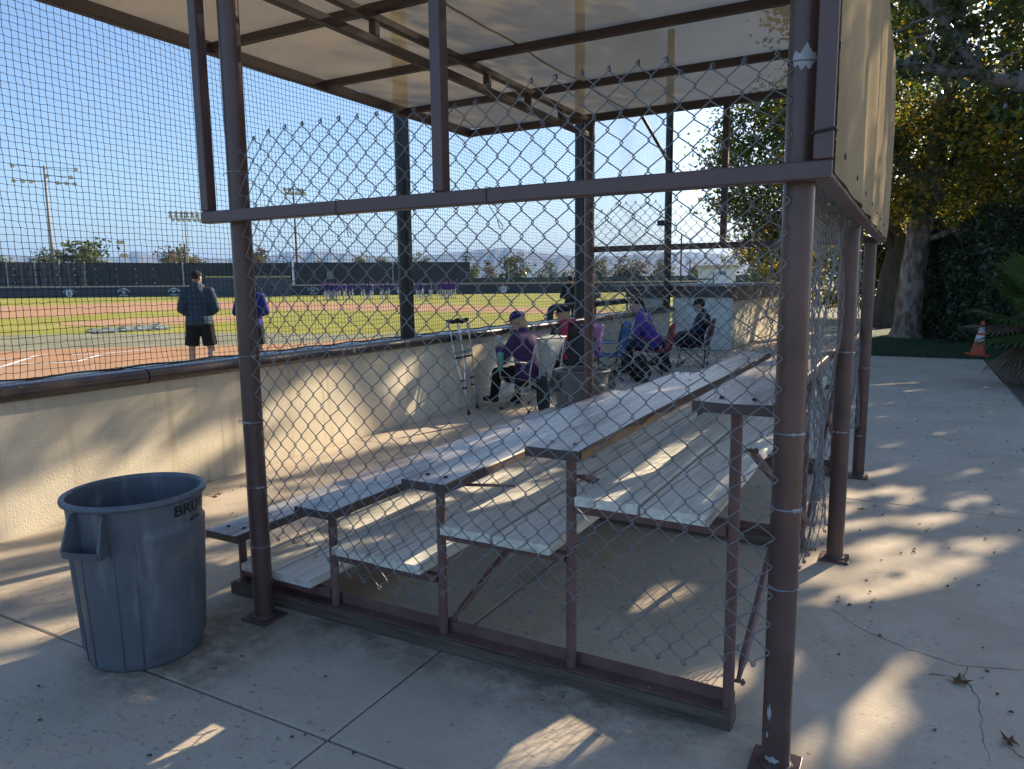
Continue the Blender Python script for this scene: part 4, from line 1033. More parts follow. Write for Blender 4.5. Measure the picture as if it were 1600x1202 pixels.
# two men at the fence on the field
m1 = G(318, 590); FIELD = math.atan2(0.75, -0.66) - math.pi / 2
J = standing(1.88, 'pockets', .03); J['look'] = (-38, 0)
figure('person in grey blue hooded sweatshirt, black shorts and black cap watching the field', (*m1, 0), math.radians(28.8 + 20), J, SKIN, cloth('slate_sweatshirt', (0.040, 0.060, 0.082)),
       cloth('black_shorts', (0.008, 0.008, 0.010)), cloth('dark_shoe', (0.03, 0.03, 0.035)), hair=cloth('brown_hair', (0.05, 0.03, 0.02)), cap=cloth('black_cap', (0.010, 0.010, 0.012)), shorts=True, hood=True, girth=1.25)
m2 = G(398, 582)
J = standing(1.74, 'front', .02); J['hd'] = (0, .16, 1.54); J['nk'] = (0, .06, 1.47); J['che'] = (0, .03, 1.28); J['look'] = (0, -35)
figure('person in royal blue jacket and grey shorts half hidden behind the canopy post', (*m2, 0), math.radians(28.8 + 15), J, SKIN, cloth('royal_jacket', (0.025, 0.03, 0.20)),
       cloth('grey_shorts', (0.035, 0.035, 0.035)), MATS['dark_shoe'], hair=MATS['brown_hair'], shorts=True, girth=1.12)
# two coaches by the padded rail
for px_, lab, dz, jk in ((891, 'person in black jacket and navy cap with light grey trousers by padded rail', 0, 'black_jacket'), (913, 'person in dark navy jacket and cap partly behind the black net post', .04, 'navy_jacket')):
    p = G(px_, 522); J = standing(1.80 - dz, 'front', .02); J['look'] = (15 if dz == 0 else -10, 0)
    figure(lab, (p[0], p[1], 0), math.radians(22), J, SKIN, cloth(jk, (0.012, 0.012, 0.016) if dz == 0 else (0.015, 0.02, 0.05)), cloth('light_grey_trousers', (0.42, 0.44, 0.48)), MATS['dark_shoe'],
           hair=MATS['brown_hair'], cap=cloth('navy_cap', (0.015, 0.02, 0.075)), vox=.016)

def seated(lean=0.0, arms='lap', foot=.0, seat=.46):
    J = dict(pel=(0, -.02, seat + .08), che=(0, -.10 + lean, seat + .42), nk=(0, -.10 + lean * 1.3, seat + .615), hd=(0, -.05 + lean * 1.5, seat + .745),
             shL=(-.18, -.11 + lean, seat + .52), shR=(.18, -.11 + lean, seat + .52), hpL=(-.10, .02, seat + .03), hpR=(.10, .02, seat + .03),
             knL=(-.13, .44, seat + .06), knR=(.14, .44, seat + .06), anL=(-.14, .50 + foot, .085), anR=(.15, .44 + foot, .085))
    if arms == 'phone': J.update(elL=(-.26, .06 + lean, seat + .26), elR=(.27, .10 + lean, seat + .27), wrL=(-.08, .30 + lean, seat + .36), wrR=(.08, .30 + lean, seat + .37))
    elif arms == 'lap': J.update(elL=(-.27, .02 + lean, seat + .24), elR=(.27, .02 + lean, seat + .24), wrL=(-.10, .24, seat + .19), wrR=(.10, .24, seat + .18))
    return J
rzf = lambda fx, fy: math.atan2(fy, fx) - math.pi / 2
J = seated(.16, 'phone', .0, .38); J['look'] = (32, -18); J['anL'] = (-.12, .52, .12); J['anR'] = (.16, .36, .085)
P1 = figure('person in purple sweater and navy starry cap looking at a phone in the tan chair', (*CH1, 0), rzf(*F1), J, SKIN, cloth('plum_sweater', (0.070, 0.030, 0.105)), cloth('black_trousers', (0.008, 0.008, 0.009)),
            MATS['dark_shoe'], hair=cloth('blond_hair', (0.50, 0.33, 0.14)), hair_style='long', cap=(cloth('star_cap', (0.022, 0.022, 0.12)), WHITE), girth=1.22)
J = seated(.06, 'lap', .0, .40); J['look'] = (38, -6)
P2 = figure('person in brown jacket with red scarf and black cap seated behind the first', (*CH2, 0), rzf(-.9, .42), J, SKIN, cloth('brown_jacket', (0.055, 0.030, 0.018)), MATS['black_trousers'], MATS['dark_shoe'],
            hair=MATS['blond_hair'], hair_style='long', cap=MATS['black_cap'], girth=1.12)
J = seated(.24, 'lap', -.05, .46); J['look'] = (0, -30)
P3 = figure('person in violet sweater with a dark ponytail bending over in the red chair', (*CH3, 0), rzf(-.97, -.12), J, SKIN, cloth('violet_sweater', (0.085, 0.045, 0.30)), cloth('blue_jeans', (0.03, 0.04, 0.09)), MATS['dark_shoe'],
            hair=cloth('dark_hair', (0.018, 0.012, 0.010)), hair_style='pony', girth=1.08)
J = seated(-.06, 'lap', .12, .42); J['look'] = (5, -10); J['hd'] = (0, -.10, 1.15)
P4 = figure('person in navy and red jacket with black cap reclining near the dugout wall', (*CH4, 0), rzf(-.97, -.1), J, SKIN, cloth('navy_red_jacket', (0.014, 0.016, 0.045)), MATS['black_trousers'], MATS['dark_shoe'],
            hair=MATS['dark_hair'], cap=MATS['black_cap'], girth=1.08)
# scarf of the second person
t = thing('scarf', 'red scarf draped over the shoulder of the person in brown jacket', 'scarf', (*CH2, 0), rzf(-.9, .42))
SC = cloth('red_scarf', (0.42, 0.035, 0.075)); mb = MB()
mb.tube([(.10 * math.cos(a), -.06 + .095 * math.sin(a), 1.03 - .02 * math.sin(a)) for a in np.linspace(0, 2 * math.pi, 17)], [.034 + .006 * math.sin(k * 2.1) for k in range(17)], 10); mb.build('loop', SC, t, world=False, smooth=True)
mb = MB(); mb.tube([(-.13, -.15, 1.02), (-.19, -.20, .93), (-.22, -.24, .80), (-.25, -.27, .66), (-.26, -.29, .52)], [.05, .055, .05, .055, .045], 8); mb.build('tail', SC, t, world=False, smooth=True)

# things held or beside the seated people
def local(loc, f, p):
    a = rzf(*f); return (loc[0] + p[0] * math.cos(a) - p[1] * math.sin(a), loc[1] + p[0] * math.sin(a) + p[1] * math.cos(a), p[2])
q = local(CH1, F1, (0, .52, .86)); t = thing('phone', 'pale phone in a teal case held by the person in starry cap', 'phone', q, rzf(*F1), rot=(math.radians(-40), 0, rzf(*F1)))
mb = MB(); mb.box((0, 0, 0), (.075, .009, .15)); mb.build('case', mat('teal_case', (0.10, 0.42, 0.38), 0.4), t, world=False, bevel=.004)
mb = MB(); mb.box((0, -.0055, 0), (.067, .002, .138)); mb.build('screen', mat('phone_glass', (0.5, 0.55, 0.55), 0.1), t, world=False)
q = local(CH1, F1, (-.325, .20, .50)); t = thing('tumbler', 'mint green tumbler bottle in the arm of the tan chair', 'bottle', q, 0, rot=(.12, .1, 0))
mb = MB(); mb.lathe([(0, 0), (.033, 0), (.036, .01), (.043, .20), (.044, .215)], 20); mb.build('body', mat('mint_metal', (0.13, 0.40, 0.29), 0.35), t, world=False, smooth=True)
mb = MB(); mb.lathe([(.045, .213), (.046, .225), (.036, .235), (0, .237)], 20); mb.build('lid', MATS['mint_metal'], t, world=False, smooth=True)
mb = MB(); mb.tube([(.047 * math.cos(a), .047 * math.sin(a), .10) for a in np.linspace(0, 2 * math.pi, 15)], .005, 6); mb.build('holder_ring', BLACK, t, world=False)
def bag(name, label, loc, rz, d, m_, cat='bag'):
    t = thing(name, label, cat, loc, rz); mb = MB(); w, dd, h = d
    mb.ell((0, 0, h * .42), (w * .52, dd * .55, h * .44), None, 14, 10); mb.ell((0, 0, h * .68), (w * .42, dd * .42, h * .34), None, 14, 10); mb.box((0, 0, h * .3), (w * .9, dd * .8, h * .5))
    mb.ell((0, -dd * .45, h * .34), (w * .36, dd * .25, h * .26), None, 12, 8)
    link_mesh('body', bake(mb, 'body', m_, .015, 6), t)
    for sx in (-1, 1):
        mb = MB(); mb.tube([(sx * w * .25, dd * .38, h * .85), (sx * w * .3, dd * .66, h * .65), (sx * w * .3, dd * .62, h * .3), (sx * w * .28, dd * .4, h * .12)], .014, 6); mb.build('strap', m_, t, world=False, smooth=True)
    mb = MB(); mb.tube([(-.05, 0, h * .96), (-.03, 0, h * 1.06), (.03, 0, h * 1.06), (.05, 0, h * .96)], .009, 6); mb.build('handle', m_, t, world=False, smooth=True)
    return t
bk = G(1000, 596); bag('backpack', 'bulging black backpack on the concrete before the violet sweater', (*bk, 0), 2.4, (.36, .26, .44), cloth('black_nylon', (0.012, 0.012, 0.014)), 'backpack')
bk = G(1040, 580); bag('small_bag', 'small dark bag standing under the reclining person', (*bk, 0), 1.2, (.2, .16, .26), MATS['black_nylon'])
bk = local(CH1, F1, (-.20, -.42, 0)); bag('carry_sack', 'dark folded chair sack hanging behind the tan chair', (bk[0], bk[1], .02), 1.0, (.15, .12, .46), DKC)
bk = local(CH2, (-.9, .42), (.34, -.1, 0))
# care tags of the tan chair
q = local(CH1, F1, (-.30, .02, .30)); t = thing('care_tag', 'white cloth tag hanging under the tan chair seat', 'tag', q, rzf(*F1) + 1.3)
mb = MB(); mb.add([(-.05, 0, -.06), (.05, .012, -.055), (.055, .0, .055), (-.048, -.01, .05)], [(0, 1, 2, 3)]); o = mb.build('tag_cloth', WHITE, t, world=False); o.modifiers.new('s', 'SOLIDIFY').thickness = .002

# crutches leaning on the wall
def crutch(label, base, top):
    b = Vector((*base, 0)); e = Vector(top); L = (e - b).length; z = (e - b).normalized()
    x = Vector((0.75, 0.66, 0)).normalized(); x = (x - z * x.dot(z)).normalized(); y = z.cross(x)
    t = thing('crutch', label, 'crutch', tuple(b), group='aluminium crutches against the wall'); t.rotation_euler = Matrix((x, y, z)).transposed().to_euler()
    mb = MB(); mb.tube([(0, 0, .04), (0, 0, L * .36)], .010, 10); mb.build('lower_tube', ALU, t, world=False, smooth=True)
    for s_ in (-1, 1):
        mb = MB(); mb.tube([(s_ * .012, 0, L * .27), (s_ * .018, 0, L * .36), (s_ * .045, 0, L * .52), (s_ * .055, 0, L * .7), (s_ * .065, 0, L * .965)], .009, 10); mb.build('side_tube', ALU, t, world=False, smooth=True)
    mb = MB(); mb.tube([(0, 0, -.0), (0, 0, .02), (0, 0, .055)], [.022, .020, .013], 12); mb.build('rubber_tip', BLACK, t, world=False, smooth=True)
    mb = MB(); mb.tube([(-.085, 0, L * .985), (-.06, 0, L * .992), (0, 0, L * .975), (.06, 0, L * .992), (.085, 0, L * .985)], [.02, .026, .026, .026, .02], 10); mb.build('arm_pad', BLACK, t, world=False, smooth=True)
    mb = MB(); mb.tube([(-.056, 0, L * .655), (.056, 0, L * .655)], .017, 10); mb.build('grip', mat('grip_foam', (0.25, 0.28, 0.30), 0.8), t, world=False, smooth=True)
    for k in (.28, .36, .60):
        mb = MB(); mb.tube([(-.03 - .03 * (k > .5), -.0, L * k), (.03 + .03 * (k > .5), 0, L * k)], .013, 8); mb.build('clip', BLACK, t, world=False)
crutch('left aluminium crutch of the pair leaning on the wall', G(733, 648), (-4.93, 7.50, 1.165))
crutch('right aluminium crutch of the pair leaning on the wall', (G(738, 640)[0] + .02, G(738, 640)[1] + .1), (-4.91, 7.66, 1.16))

# ------------------------------------------------------------------ outfield wall, screens, emblems
WB = [(-260, 468.5), (-60, 466.5), (100, 465), (200, 464), (300, 463), (400, 462.2), (550, 461), (735, 459.4), (900, 457.8), (990, 456.6), (1100, 455)]
WP = [Vector((*G(*p), 0)) for p in WB]
def zat(px, py, P):      # height of pixel row py above the ground point P seen at column px
    d = ray(px, py); return 1.6 + d[2] * math.hypot(P[0], P[1]) / math.hypot(d[0], d[1])
t = thing('outfield_wall', 'long dark green padded outfield wall with pale cap and white emblems', 'wall', (0, 0, 0))
PADW = mat('dark_pad', (0.022, 0.032, 0.040), 0.6, var=0.3, scale=0.2); CAPW = mat('wall_cap_tan', (0.50, 0.38, 0.27), 0.8, var=0.2, scale=.3)
top = [450.0, 450, 449.6, 448.9, 448.2, 447.5, 446.4, 444.6, 443, 441.8, 440.6]
for i in range(len(WP) - 1):
    a, b = WP[i], WP[i + 1]; za = zat(*[WB[i][0], top[i]], a); zb = zat(*[WB[i + 1][0], top[i + 1]], b)
    d = (b - a).normalized(); nr = Vector((-d.y, d.x, 0)); nr = nr if nr.dot(a) > 0 else -nr
    mb = MB(); vs_ = [a, b, b + V(0, 0, zb), a + V(0, 0, za)]; vs_ += [p + nr * .3 for p in vs_]
    mb.add(vs_, [(0, 1, 2, 3), (7, 6, 5, 4), (3, 2, 6, 7), (0, 3, 7, 4), (1, 5, 6, 2)]); mb.build('pad_panel', PADW, t)
    mb = MB(); vs_ = [a - nr * .05 + V(0, 0, za + .01), b - nr * .05 + V(0, 0, zb + .01), b - nr * .05 + V(0, 0, zb + .24), a - nr * .05 + V(0, 0, za + .24)]; vs_ += [p + nr * .4 for p in vs_]
    mb.add(vs_, [(0, 1, 2, 3), (7, 6, 5, 4), (3, 2, 6, 7), (0, 4, 5, 1)]); mb.build('cap', CAPW, t)
def wall_point(px):
    xs = [p[0] for p in WB]; i = max(0, min(len(xs) - 2, sum(1 for x in xs if x <= px) - 1)); a, b = WP[i], WP[i + 1]
    r = ray(px, 455); r2 = Vector((r[0], r[1], 0)); d = b - a
    den = r2.x * d.y - r2.y * d.x; s_ = (a.x * d.y - a.y * d.x) / den; P = r2 * s_
    dn = d.normalized(); nr = Vector((-dn.y, dn.x, 0)); nr = nr if nr.dot(P) > 0 else -nr
    right = nr.cross(V(0, 0, 1)).normalized()
    return P, right, nr
def emblem(px, arc, mid, low, circle):
    P, R_, nr = wall_point(px); sc = P.length / 140.0; zc = zat(px, 456.8 - (px - 100) * .0085, P)
    o = bpy.data.objects.new('emblem', None); COL.objects.link(o); o.parent = t
    def place(me, cx, cz, rot=0.0, k=1.0, lift=.02):
        c_, s_ = math.cos(rot), math.sin(rot)
        for v in me.vertices:
            x, y = v.co.x * k, v.co.y * k; x, y = x * c_ - y * s_ + cx, x * s_ + y * c_ + cz
            w = P + R_ * x * sc - nr * lift; v.co = (w.x, w.y, zc + y * sc)
    n = len(arc); ra = 1.25
    for k, ch in enumerate(arc):
        if ch == ' ': continue
        a = (k - (n - 1) / 2) * (1.75 / max(n - 1, 1)); me = text_mesh(ch, .36, .012); me.materials.append(WHITE)
        place(me, ra * math.sin(a), ra * math.cos(a) - .78, -a); link_mesh('letter', me, o)
    if circle:
        mb = MB(); mb.disc((0, 0, 0), .60, 24); me = mb.mesh('disc', WHITE); place(me, 0, -.22); link_mesh('disc', me, o)
        me = text_mesh(mid, .62, .01); me.materials.append(PADW); place(me, 0, -.22, lift=.05); link_mesh('number', me, o)
    else:
        me = text_mesh(mid, .68, .02); me.materials.append(WHITE); place(me, -.05, -.12); link_mesh('number', me, o)
        me = text_mesh(low, .27, .008); me.materials.append(WHITE); place(me, 0, -.62); link_mesh('lettering', me, o)
emblem(108, 'PLAYOFFS', '54', '', True); emblem(193, 'CIF CHAMPIONS', "'03", 'DIVISION IV', False); emblem(272, 'CIF CHAMPIONS', "'09", 'DIVISION IV', False)
emblem(489, 'CIF CHAMPIONS', "'22", 'DIVISION IV', False); emblem(625, 'RETIRED', '44', '', True); emblem(787, 'FREEMAN', '01', '', True)

def screen(name, label, pxs, ytop, ybot, back, m_, wrinkle=0.0, cat='windscreen', posts=()):
    t = thing(name, label, cat, (0, 0, 0), group='windscreens behind the outfield wall'); n = max(8, int((pxs[1] - pxs[0]) / 2.2)); vs_ = []; fs_ = []
    for i in range(n + 1):
        px = pxs[0] + (pxs[1] - pxs[0]) * i / n; P, R_, nr = wall_point(px); f_ = i / n
        yt = ytop[0] + (ytop[1] - ytop[0]) * f_; yb = ybot[0] + (ybot[1] - ybot[0]) * f_
        bb = back + wrinkle * (math.sin(i * 1.9) + math.sin(i * .73 + 1)) * .5
        Q = P + P.normalized() * bb
        za = zat(px, yt, Q); zb = zat(px, yb, Q)
        for k in range(5):
            z = zb + (za - zb) * k / 4; q = Q + P.normalized() * wrinkle * .5 * math.sin(k * 2.1 + i * .9) * (0 < k < 4); vs_.append((q.x, q.y, z))
    for i in range(n):
        for k in range(4): fs_.append((i * 5 + k, (i + 1) * 5 + k, (i + 1) * 5 + k + 1, i * 5 + k + 1))
    mb = MB(); mb.add(vs_, fs_); o = mb.build('cloth', m_, t); o.modifiers.new('s', 'SOLIDIFY').thickness = .06
    for px in posts:
        P, R_, nr = wall_point(px); Q = P + P.normalized() * (back - .4); f_ = (px - pxs[0]) / (pxs[1] - pxs[0]); zt = zat(px, ytop[0] + (ytop[1] - ytop[0]) * f_ - 1.5, Q)
        mb = MB(); mb.tube([(Q.x, Q.y, 0), (Q.x, Q.y, zt)], .09, 8); mb.build('post', mat('pale_post', (0.40, 0.42, 0.43), .6), t)
    return t
SCR1 = mat('grey_tarp', (0.085, 0.085, 0.085), 0.75, var=0.35, scale=.25, stretch=(1, 1, .3)); SCR2 = mat('black_windscreen', (0.026, 0.030, 0.034), 0.8, var=0.35, scale=.2)
s1 = screen('windscreen', 'wrinkled grey tarpaulin windscreen with torn slits at far left', (-260, 136), (407, 410.5), (449, 447.5), 2.0, SCR1, .55, posts=(14, 58, 96, 135))
s2 = screen('windscreen', 'black windscreen with rows of white vent flaps left of the standing people', (137.5, 288), (410, 411.5), (447.4, 446.5), 2.2, SCR2, .16, posts=(288,))
s3 = screen('windscreen', 'black windscreen behind the two standing people', (290, 458), (411, 410.8), (447, 446), 2.4, SCR2, .1, posts=(375,))
s4 = screen('windscreen', 'tall black windscreen behind the line of players', (461, 735), (410.4, 409.5), (445.6, 444.4), 2.4, SCR2, .1, posts=(461, 615))
# vent flaps and slits
def flap_piece(par, px, py, w, h, m_, back):
    P, R_, nr = wall_point(px); Q = P + P.normalized() * back; z = zat(px, py, Q); mb = MB()
    mb.add([Q + R_ * -w + V(0, 0, z - h), Q + R_ * w * .9 + V(0, 0, z - h * .8), Q + R_ * w * .35 + V(0, 0, z + h) , Q - R_ * w * .6 + V(0, 0, z + h * .4)], [(0, 1, 2, 3)])
    o = mb.build('vent_flap', m_, par); o.modifiers.new('s', 'SOLIDIFY').thickness = .03
FLW = mat('flap_grey', (0.34, 0.35, 0.37), .7)
for px in (153, 184, 214, 243):
    for py in (420.5, 431, 442): flap_piece(s2, px + random.uniform(-1, 1), py, .22, .13, FLW, 1.7)
for px in (22, 55, 88, 116):
    for py in (421, 431, 443): flap_piece(s1, px + random.uniform(-2, 2), py, .5, .35, BLACK, 1.1); flap_piece(s1, px + 3, py - 1, .2, .12, FLW, 1.0)
P, R_, nr = wall_point(517); 
t5 = thing('notice_board', 'small white notice with dark marks fixed on the windscreen', 'sign', (0, 0, 0)); Q = P + P.normalized() * 1.5; z0, z1 = zat(517, 436, Q), zat(517, 424.5, Q); mb = MB()
mb.add([Q - R_ * .5 + V(0, 0, z0), Q + R_ * .5 + V(0, 0, z0), Q + R_ * .5 + V(0, 0, z1), Q - R_ * .5 + V(0, 0, z1)], [(0, 1, 2, 3)]); o = mb.build('board', mat('board_grey', (.42, .40, .38), .8), t5); o.modifiers.new('s', 'SOLIDIFY').thickness = .05
mb = MB()
for k in range(3):
    for j in (-1, 1):
        c = Q - P.normalized() * .08 + R_ * .22 * j + V(0, 0, z0 + (z1 - z0) * (.25 + .25 * k)); mb.add([c - R_ * .13 - V(0, 0, .08), c + R_ * .13 - V(0, 0, .08), c + R_ * .13 + V(0, 0, .08), c - R_ * .13 + V(0, 0, .08)], [(0, 1, 2, 3)])
mb.build('print', PADW, t5)
bp = thing('bullpen_wall', 'dark blue padded bullpen wall with yellow top line behind the standing people', 'wall', (0, 0, 0)); vs_ = []
for px, yb, yt in ((322, 463.5, 433.6), (455.5, 461.8, 433.8)):
    Q = Vector((*G(px, yb + 1.2), 0)); vs_ += [(Q.x, Q.y, 0), (Q.x, Q.y, zat(px, yt, Q))]
a0, a1, b0, b1 = (Vector(v) for v in vs_); pn = a0.normalized() * .4
mb = MB(); mb.add([a0, b0, b1, a1, a0 + pn, b0 + pn, b1 + pn, a1 + pn], [(0, 1, 2, 3), (3, 2, 6, 7), (1, 5, 6, 2), (0, 3, 7, 4)]); mb.build('panel', mat('blue_pad', (0.030, 0.050, 0.072), .6, var=.25, scale=.2), bp)
mb = MB(); u_ = V(0, 0, .22); mb.add([a1 - pn * .1, b1 - pn * .1, b1 + u_ - pn * .1, a1 + u_ - pn * .1, a1 + pn, b1 + pn, b1 + u_ + pn, a1 + u_ + pn], [(0, 1, 2, 3), (3, 2, 6, 7), (1, 5, 6, 2)]); mb.build('yellow_cap', mat('yellow_line', (.50, .46, .16), .7), bp)

# tarpaulin lying by the mound
t = thing('ground_tarp', 'crumpled grey green tarpaulin lying on the infield grass', 'tarp', (*G(205, 514), 0)); vs_ = []; fs_ = []; n = 22
pa, pb, pc, pd = (Vector((*G(*q), 0)) for q in ((135, 517), (150, 522), (268, 515), (250, 507)))
for i in range(n):
    for j in range(9):
        u, v = i / (n - 1), j / 8; p = pa.lerp(pd, u).lerp(pb.lerp(pc, u), v)
        h = .02 + .07 * max(0, math.sin(i * 1.3 + j * .7)) * random.uniform(.4, 1) * (0 < i < n - 1) * (0 < j < 8); vs_.append((p.x + random.uniform(-.12, .12), p.y + random.uniform(-.12, .12), h))
for i in range(n - 1):
    for j in range(8): fs_.append((i * 9 + j, (i + 1) * 9 + j, (i + 1) * 9 + j + 1, i * 9 + j + 1))
mb = MB(); mb.add(vs_, fs_); o = mb.build('sheet', mat('tarp_grey', (.17, .20, .17), .7, var=.4, scale=1.0), t); o.modifiers.new('s', 'SOLIDIFY').thickness = .02

# ------------------------------------------------------------------ players in the outfield
PUJ = cloth('purple_jersey', (0.055, 0.022, 0.19)); GRT = cloth('player_trousers', (0.50, 0.49, 0.50)); PCAP = cloth('purple_cap', (0.03, 0.015, 0.10))
protos = []
for k, (ar, w) in enumerate((('up', .03), ('down', .05), ('oneup', .04), ('front', .02))):
    J = standing(1.88, ar, w); J['look'] = (-20 + 15 * k, 0)
    protos.append(figure('p', (0, 0, 0), 0, J, SKIN, PUJ, GRT, MATS['dark_shoe'], hair=MATS['brown_hair'], cap=PCAP, vox=.03, sleeve=(k % 2 == 0), face=False, name='player'))
spots = [(508, 467, 0), (513, 466, 2), (517, 468, 0), (521, 466, 1), (526, 467, 0), (529, 466, 3), (539, 467, 1), (549, 466, 0), (567, 466, 0), (581, 468, 0), (596, 466.5, 1), (606, 466, 0), (626, 468, 2)]
spots2 = [(653, 466.5, 3), (659, 468, 1), (673, 466.5, 0), (686, 468, 0), (693, 466, 2), (698, 467.5, 0), (704, 466.5, 0), (710, 467.5, 2)]
ordn = ['first', 'second', 'third', 'fourth', 'fifth', 'sixth', 'seventh', 'eighth', 'ninth', 'tenth', 'eleventh', 'twelfth', 'thirteenth']
used = [False] * 4
for grp, side in ((spots, 'left'), (spots2, 'right')):
    for i, (px, py, k) in enumerate(grp):
        if not used[k]: o = protos[k]; used[k] = True
        else: o = copy_tree(protos[k])
        p = G(px, py); q = 82.0 / math.hypot(*p); o.location = (p[0] * q, p[1] * q, -0.0); o.rotation_euler = (0, 0, random.uniform(0, 6.28))
        o['label'] = f'purple shirted player, {ordn[i]} from left in the outfield line {side} of the black post'; o['group'] = 'players lined up in the outfield'

# ------------------------------------------------------------------ light poles
LAMP = mat('lamp_body', (0.16, 0.15, 0.15), .4, metal=.4); POLE = mat('grey_light_pole', (0.24, 0.215, 0.20), .6, var=.15, scale=.4); LENS = mat('lamp_lens', (0.6, 0.6, 0.58), .15)
def floodlight(label, px, ytop, dist, rows, dx=.0, r=.16, pole=POLE, bars=1.5, facing=None):
    d = ray(px, ytop); h_ = math.hypot(d[0], d[1]); P = V(d[0] / h_ * dist, d[1] / h_ * dist, 0); H_ = 1.6 + d[2] * dist / h_
    t = thing('floodlight_pole', label, 'light pole', tuple(P), group='stadium light poles')
    mb = MB(); mb.tube([P, P + V(0, 0, H_ * .5), P + V(0, 0, H_)], [r * 1.3, r, r * .7], 10); mb.build('pole', pole, t, smooth=True)
    R_ = Vector((-P.y, P.x, 0)).normalized() * -1; f = -P.normalized()
    for (dz, xs, bar) in rows:
        if bar: mb = MB(); mb.beam(P + R_ * (min(xs) - .4) + V(0, 0, H_ - dz), P + R_ * (max(xs) + .4) + V(0, 0, H_ - dz), .1, .1); mb.build('crossarm', LAMP, t)
        for x in xs:
            if x is None: continue
            c = P + R_ * x + V(0, 0, H_ - dz - .05) + f * .3; dn = (f * .75 + V(0, 0, -.65) + R_ * random.uniform(-.3, .3)).normalized(); mb = MB()
            mb.tube([c - dn * .35, c - dn * .15, c + dn * .18, c + dn * .22], [.14, .24, .36, .38], 12, cap=True); o = mb.build('lamp', LAMP, t, smooth=True)
            mb = MB(); mb.tube([c + dn * .221, c + dn * .235], .34, 12); mb.build('lens', LENS, o)
    return t
floodlight('tall grey light pole with three crossarms and six lamps at far left', 68.5, 259, 168, [(0.25, (-5.0, 5.2), True), (1.8, (0.3, 4.3), True), (3.0, (-5.0, -3.6, -2.3, 2.0, 3.4, 4.8), True)], r=.28)
tq = bpy.data.objects
floodlight('light pole with a triple bank of eighteen lamps behind the left canopy post', 288, 330, 165, [(0.3, (-2.6, -1.6, -.6, .4, 1.4, 2.4), True), (1.0, (-2.6, -1.6, -.6, .4, 1.4, 2.4), True), (1.7, (-2.2, -1.2, -.2, .8, 1.8, 2.6), True)], r=.16)
floodlight('light pole seen between canopy posts with two sunlit lamp banks', 458, 291, 150, [(0.6, (-1.6, -.7, .9, 1.6), True), (1.3, (-1.3, -.5, .6, 1.4, 2.0), True)], r=.2, pole=mat('wood_pole', (0.12, 0.085, 0.06), .9))
floodlight('short floodlight pole with paired lamps above the windscreen', 194, 377, 150, [(0.1, (-.9, -.3), True), (2.4, (-.5, .1), True)], r=.1)
pp = thing('utility_pole', 'short dark wooden pole in front of the pale tree beyond the wall', 'pole', (0, 0, 0)); d = ray(288, 381); k_ = 150 / math.hypot(d[0], d[1])
mb = MB(); mb.tube([(d[0] * k_, d[1] * k_, 0), (d[0] * k_, d[1] * k_, 1.6 + d[2] * k_)], .16, 8); mb.build('pole', MATS['wood_pole'], pp)

# ------------------------------------------------------------------ trees
# gaps cut in the crowns along sun tracks, shaped to place the light patches
SK = np.array([to_sun.x / to_sun.z, to_sun.y / to_sun.z]); SA = np.array([math.sin(math.radians(SUN_AZ)), math.cos(math.radians(SUN_AZ))]); SE = math.sin(math.radians(SUN_EL))
def sun_uv(x, y, z):
    gx, gy = x - z * SK[0], y - z * SK[1]; return np.array([(gx * SA[0] + gy * SA[1]) * SE, gx * SA[1] - gy * SA[0]])
GAPS = []
def gap(a, b, w, z=0.0, wall=False):
    def P(q):
        if wall: d = ray(*q); p = CAM + d * (WX / d[0]); return sun_uv(p[0], p[1], p[2])
        g = G(q[0], q[1], z); return sun_uv(g[0], g[1], z)
    GAPS.append((P(a), P(b), w))
for q in [(1345, 748), (1390, 738), (1335, 776), (1382, 768), (1416, 771), (1408, 787), (1338, 822), (1376, 814), (1425, 814), (1465, 815), (1348, 857), (1388, 850), (1432, 861), (1497, 855), (1528, 857), (1560, 851), (1308, 906), (1350, 892), (1400, 893), (1452, 885), (1500, 884), (1296, 938), (1342, 928), (1392, 916), (1444, 905), (1268, 957), (1312, 946), (1364, 941), (1478, 896), (1360, 872), (1410, 872), (1262, 792), (1280, 832), (1268, 872), (1300, 803), (1312, 772), (1290, 868), (1255, 905), (1272, 890)]:
    gap(q, (q[0] + 14, q[1] - 4), random.choice((.038, .048, .062)))
for q, w in [((1395, 1049), .03), ((1345, 1099), .05), ((1290, 1165), .05), ((1340, 1142), .06), ((1262, 1190), .03), ((1590, 1090), .05), ((1580, 1170), .06), ((1500, 790), .02), ((1362, 1120), .02)]: gap(q, (q[0] + 22, q[1] - 9), w * 1.5)
for a, b, w in [((955, 968), (1048, 930), .06), ((876, 1020), (996, 982), .06), ((1078, 992), (1132, 970), .07), ((1080, 1080), (1195, 1042), .09), ((868, 1160), (968, 1112), .10), ((702, 1198), (760, 1176), .07), ((828, 1130), (882, 1106), .04), ((80, 1104), (214, 1058), .05),
                ((-20, 872), (76, 856), .06), ((-20, 930), (110, 892), .09), ((-20, 1000), (92, 978), .05), ((320, 800), (376, 768), .10), ((330, 850), (372, 830), .05), ((420, 745), (520, 705), .12), ((520, 715), (640, 668), .12), ((640, 690), (720, 652), .10),
                ((1360, 602), (1430, 598), .05), ((1410, 612), (1445, 609), .05), ((1300, 640), (1400, 628), .04), ((1455, 680), (1500, 672), .04), ((1370, 700), (1420, 690), .04), ((1540, 605), (1570, 603), .03), ((1480, 745), (1530, 735), .03)]: gap(a, b, w * (.42 if a[0] > 1240 else .9))
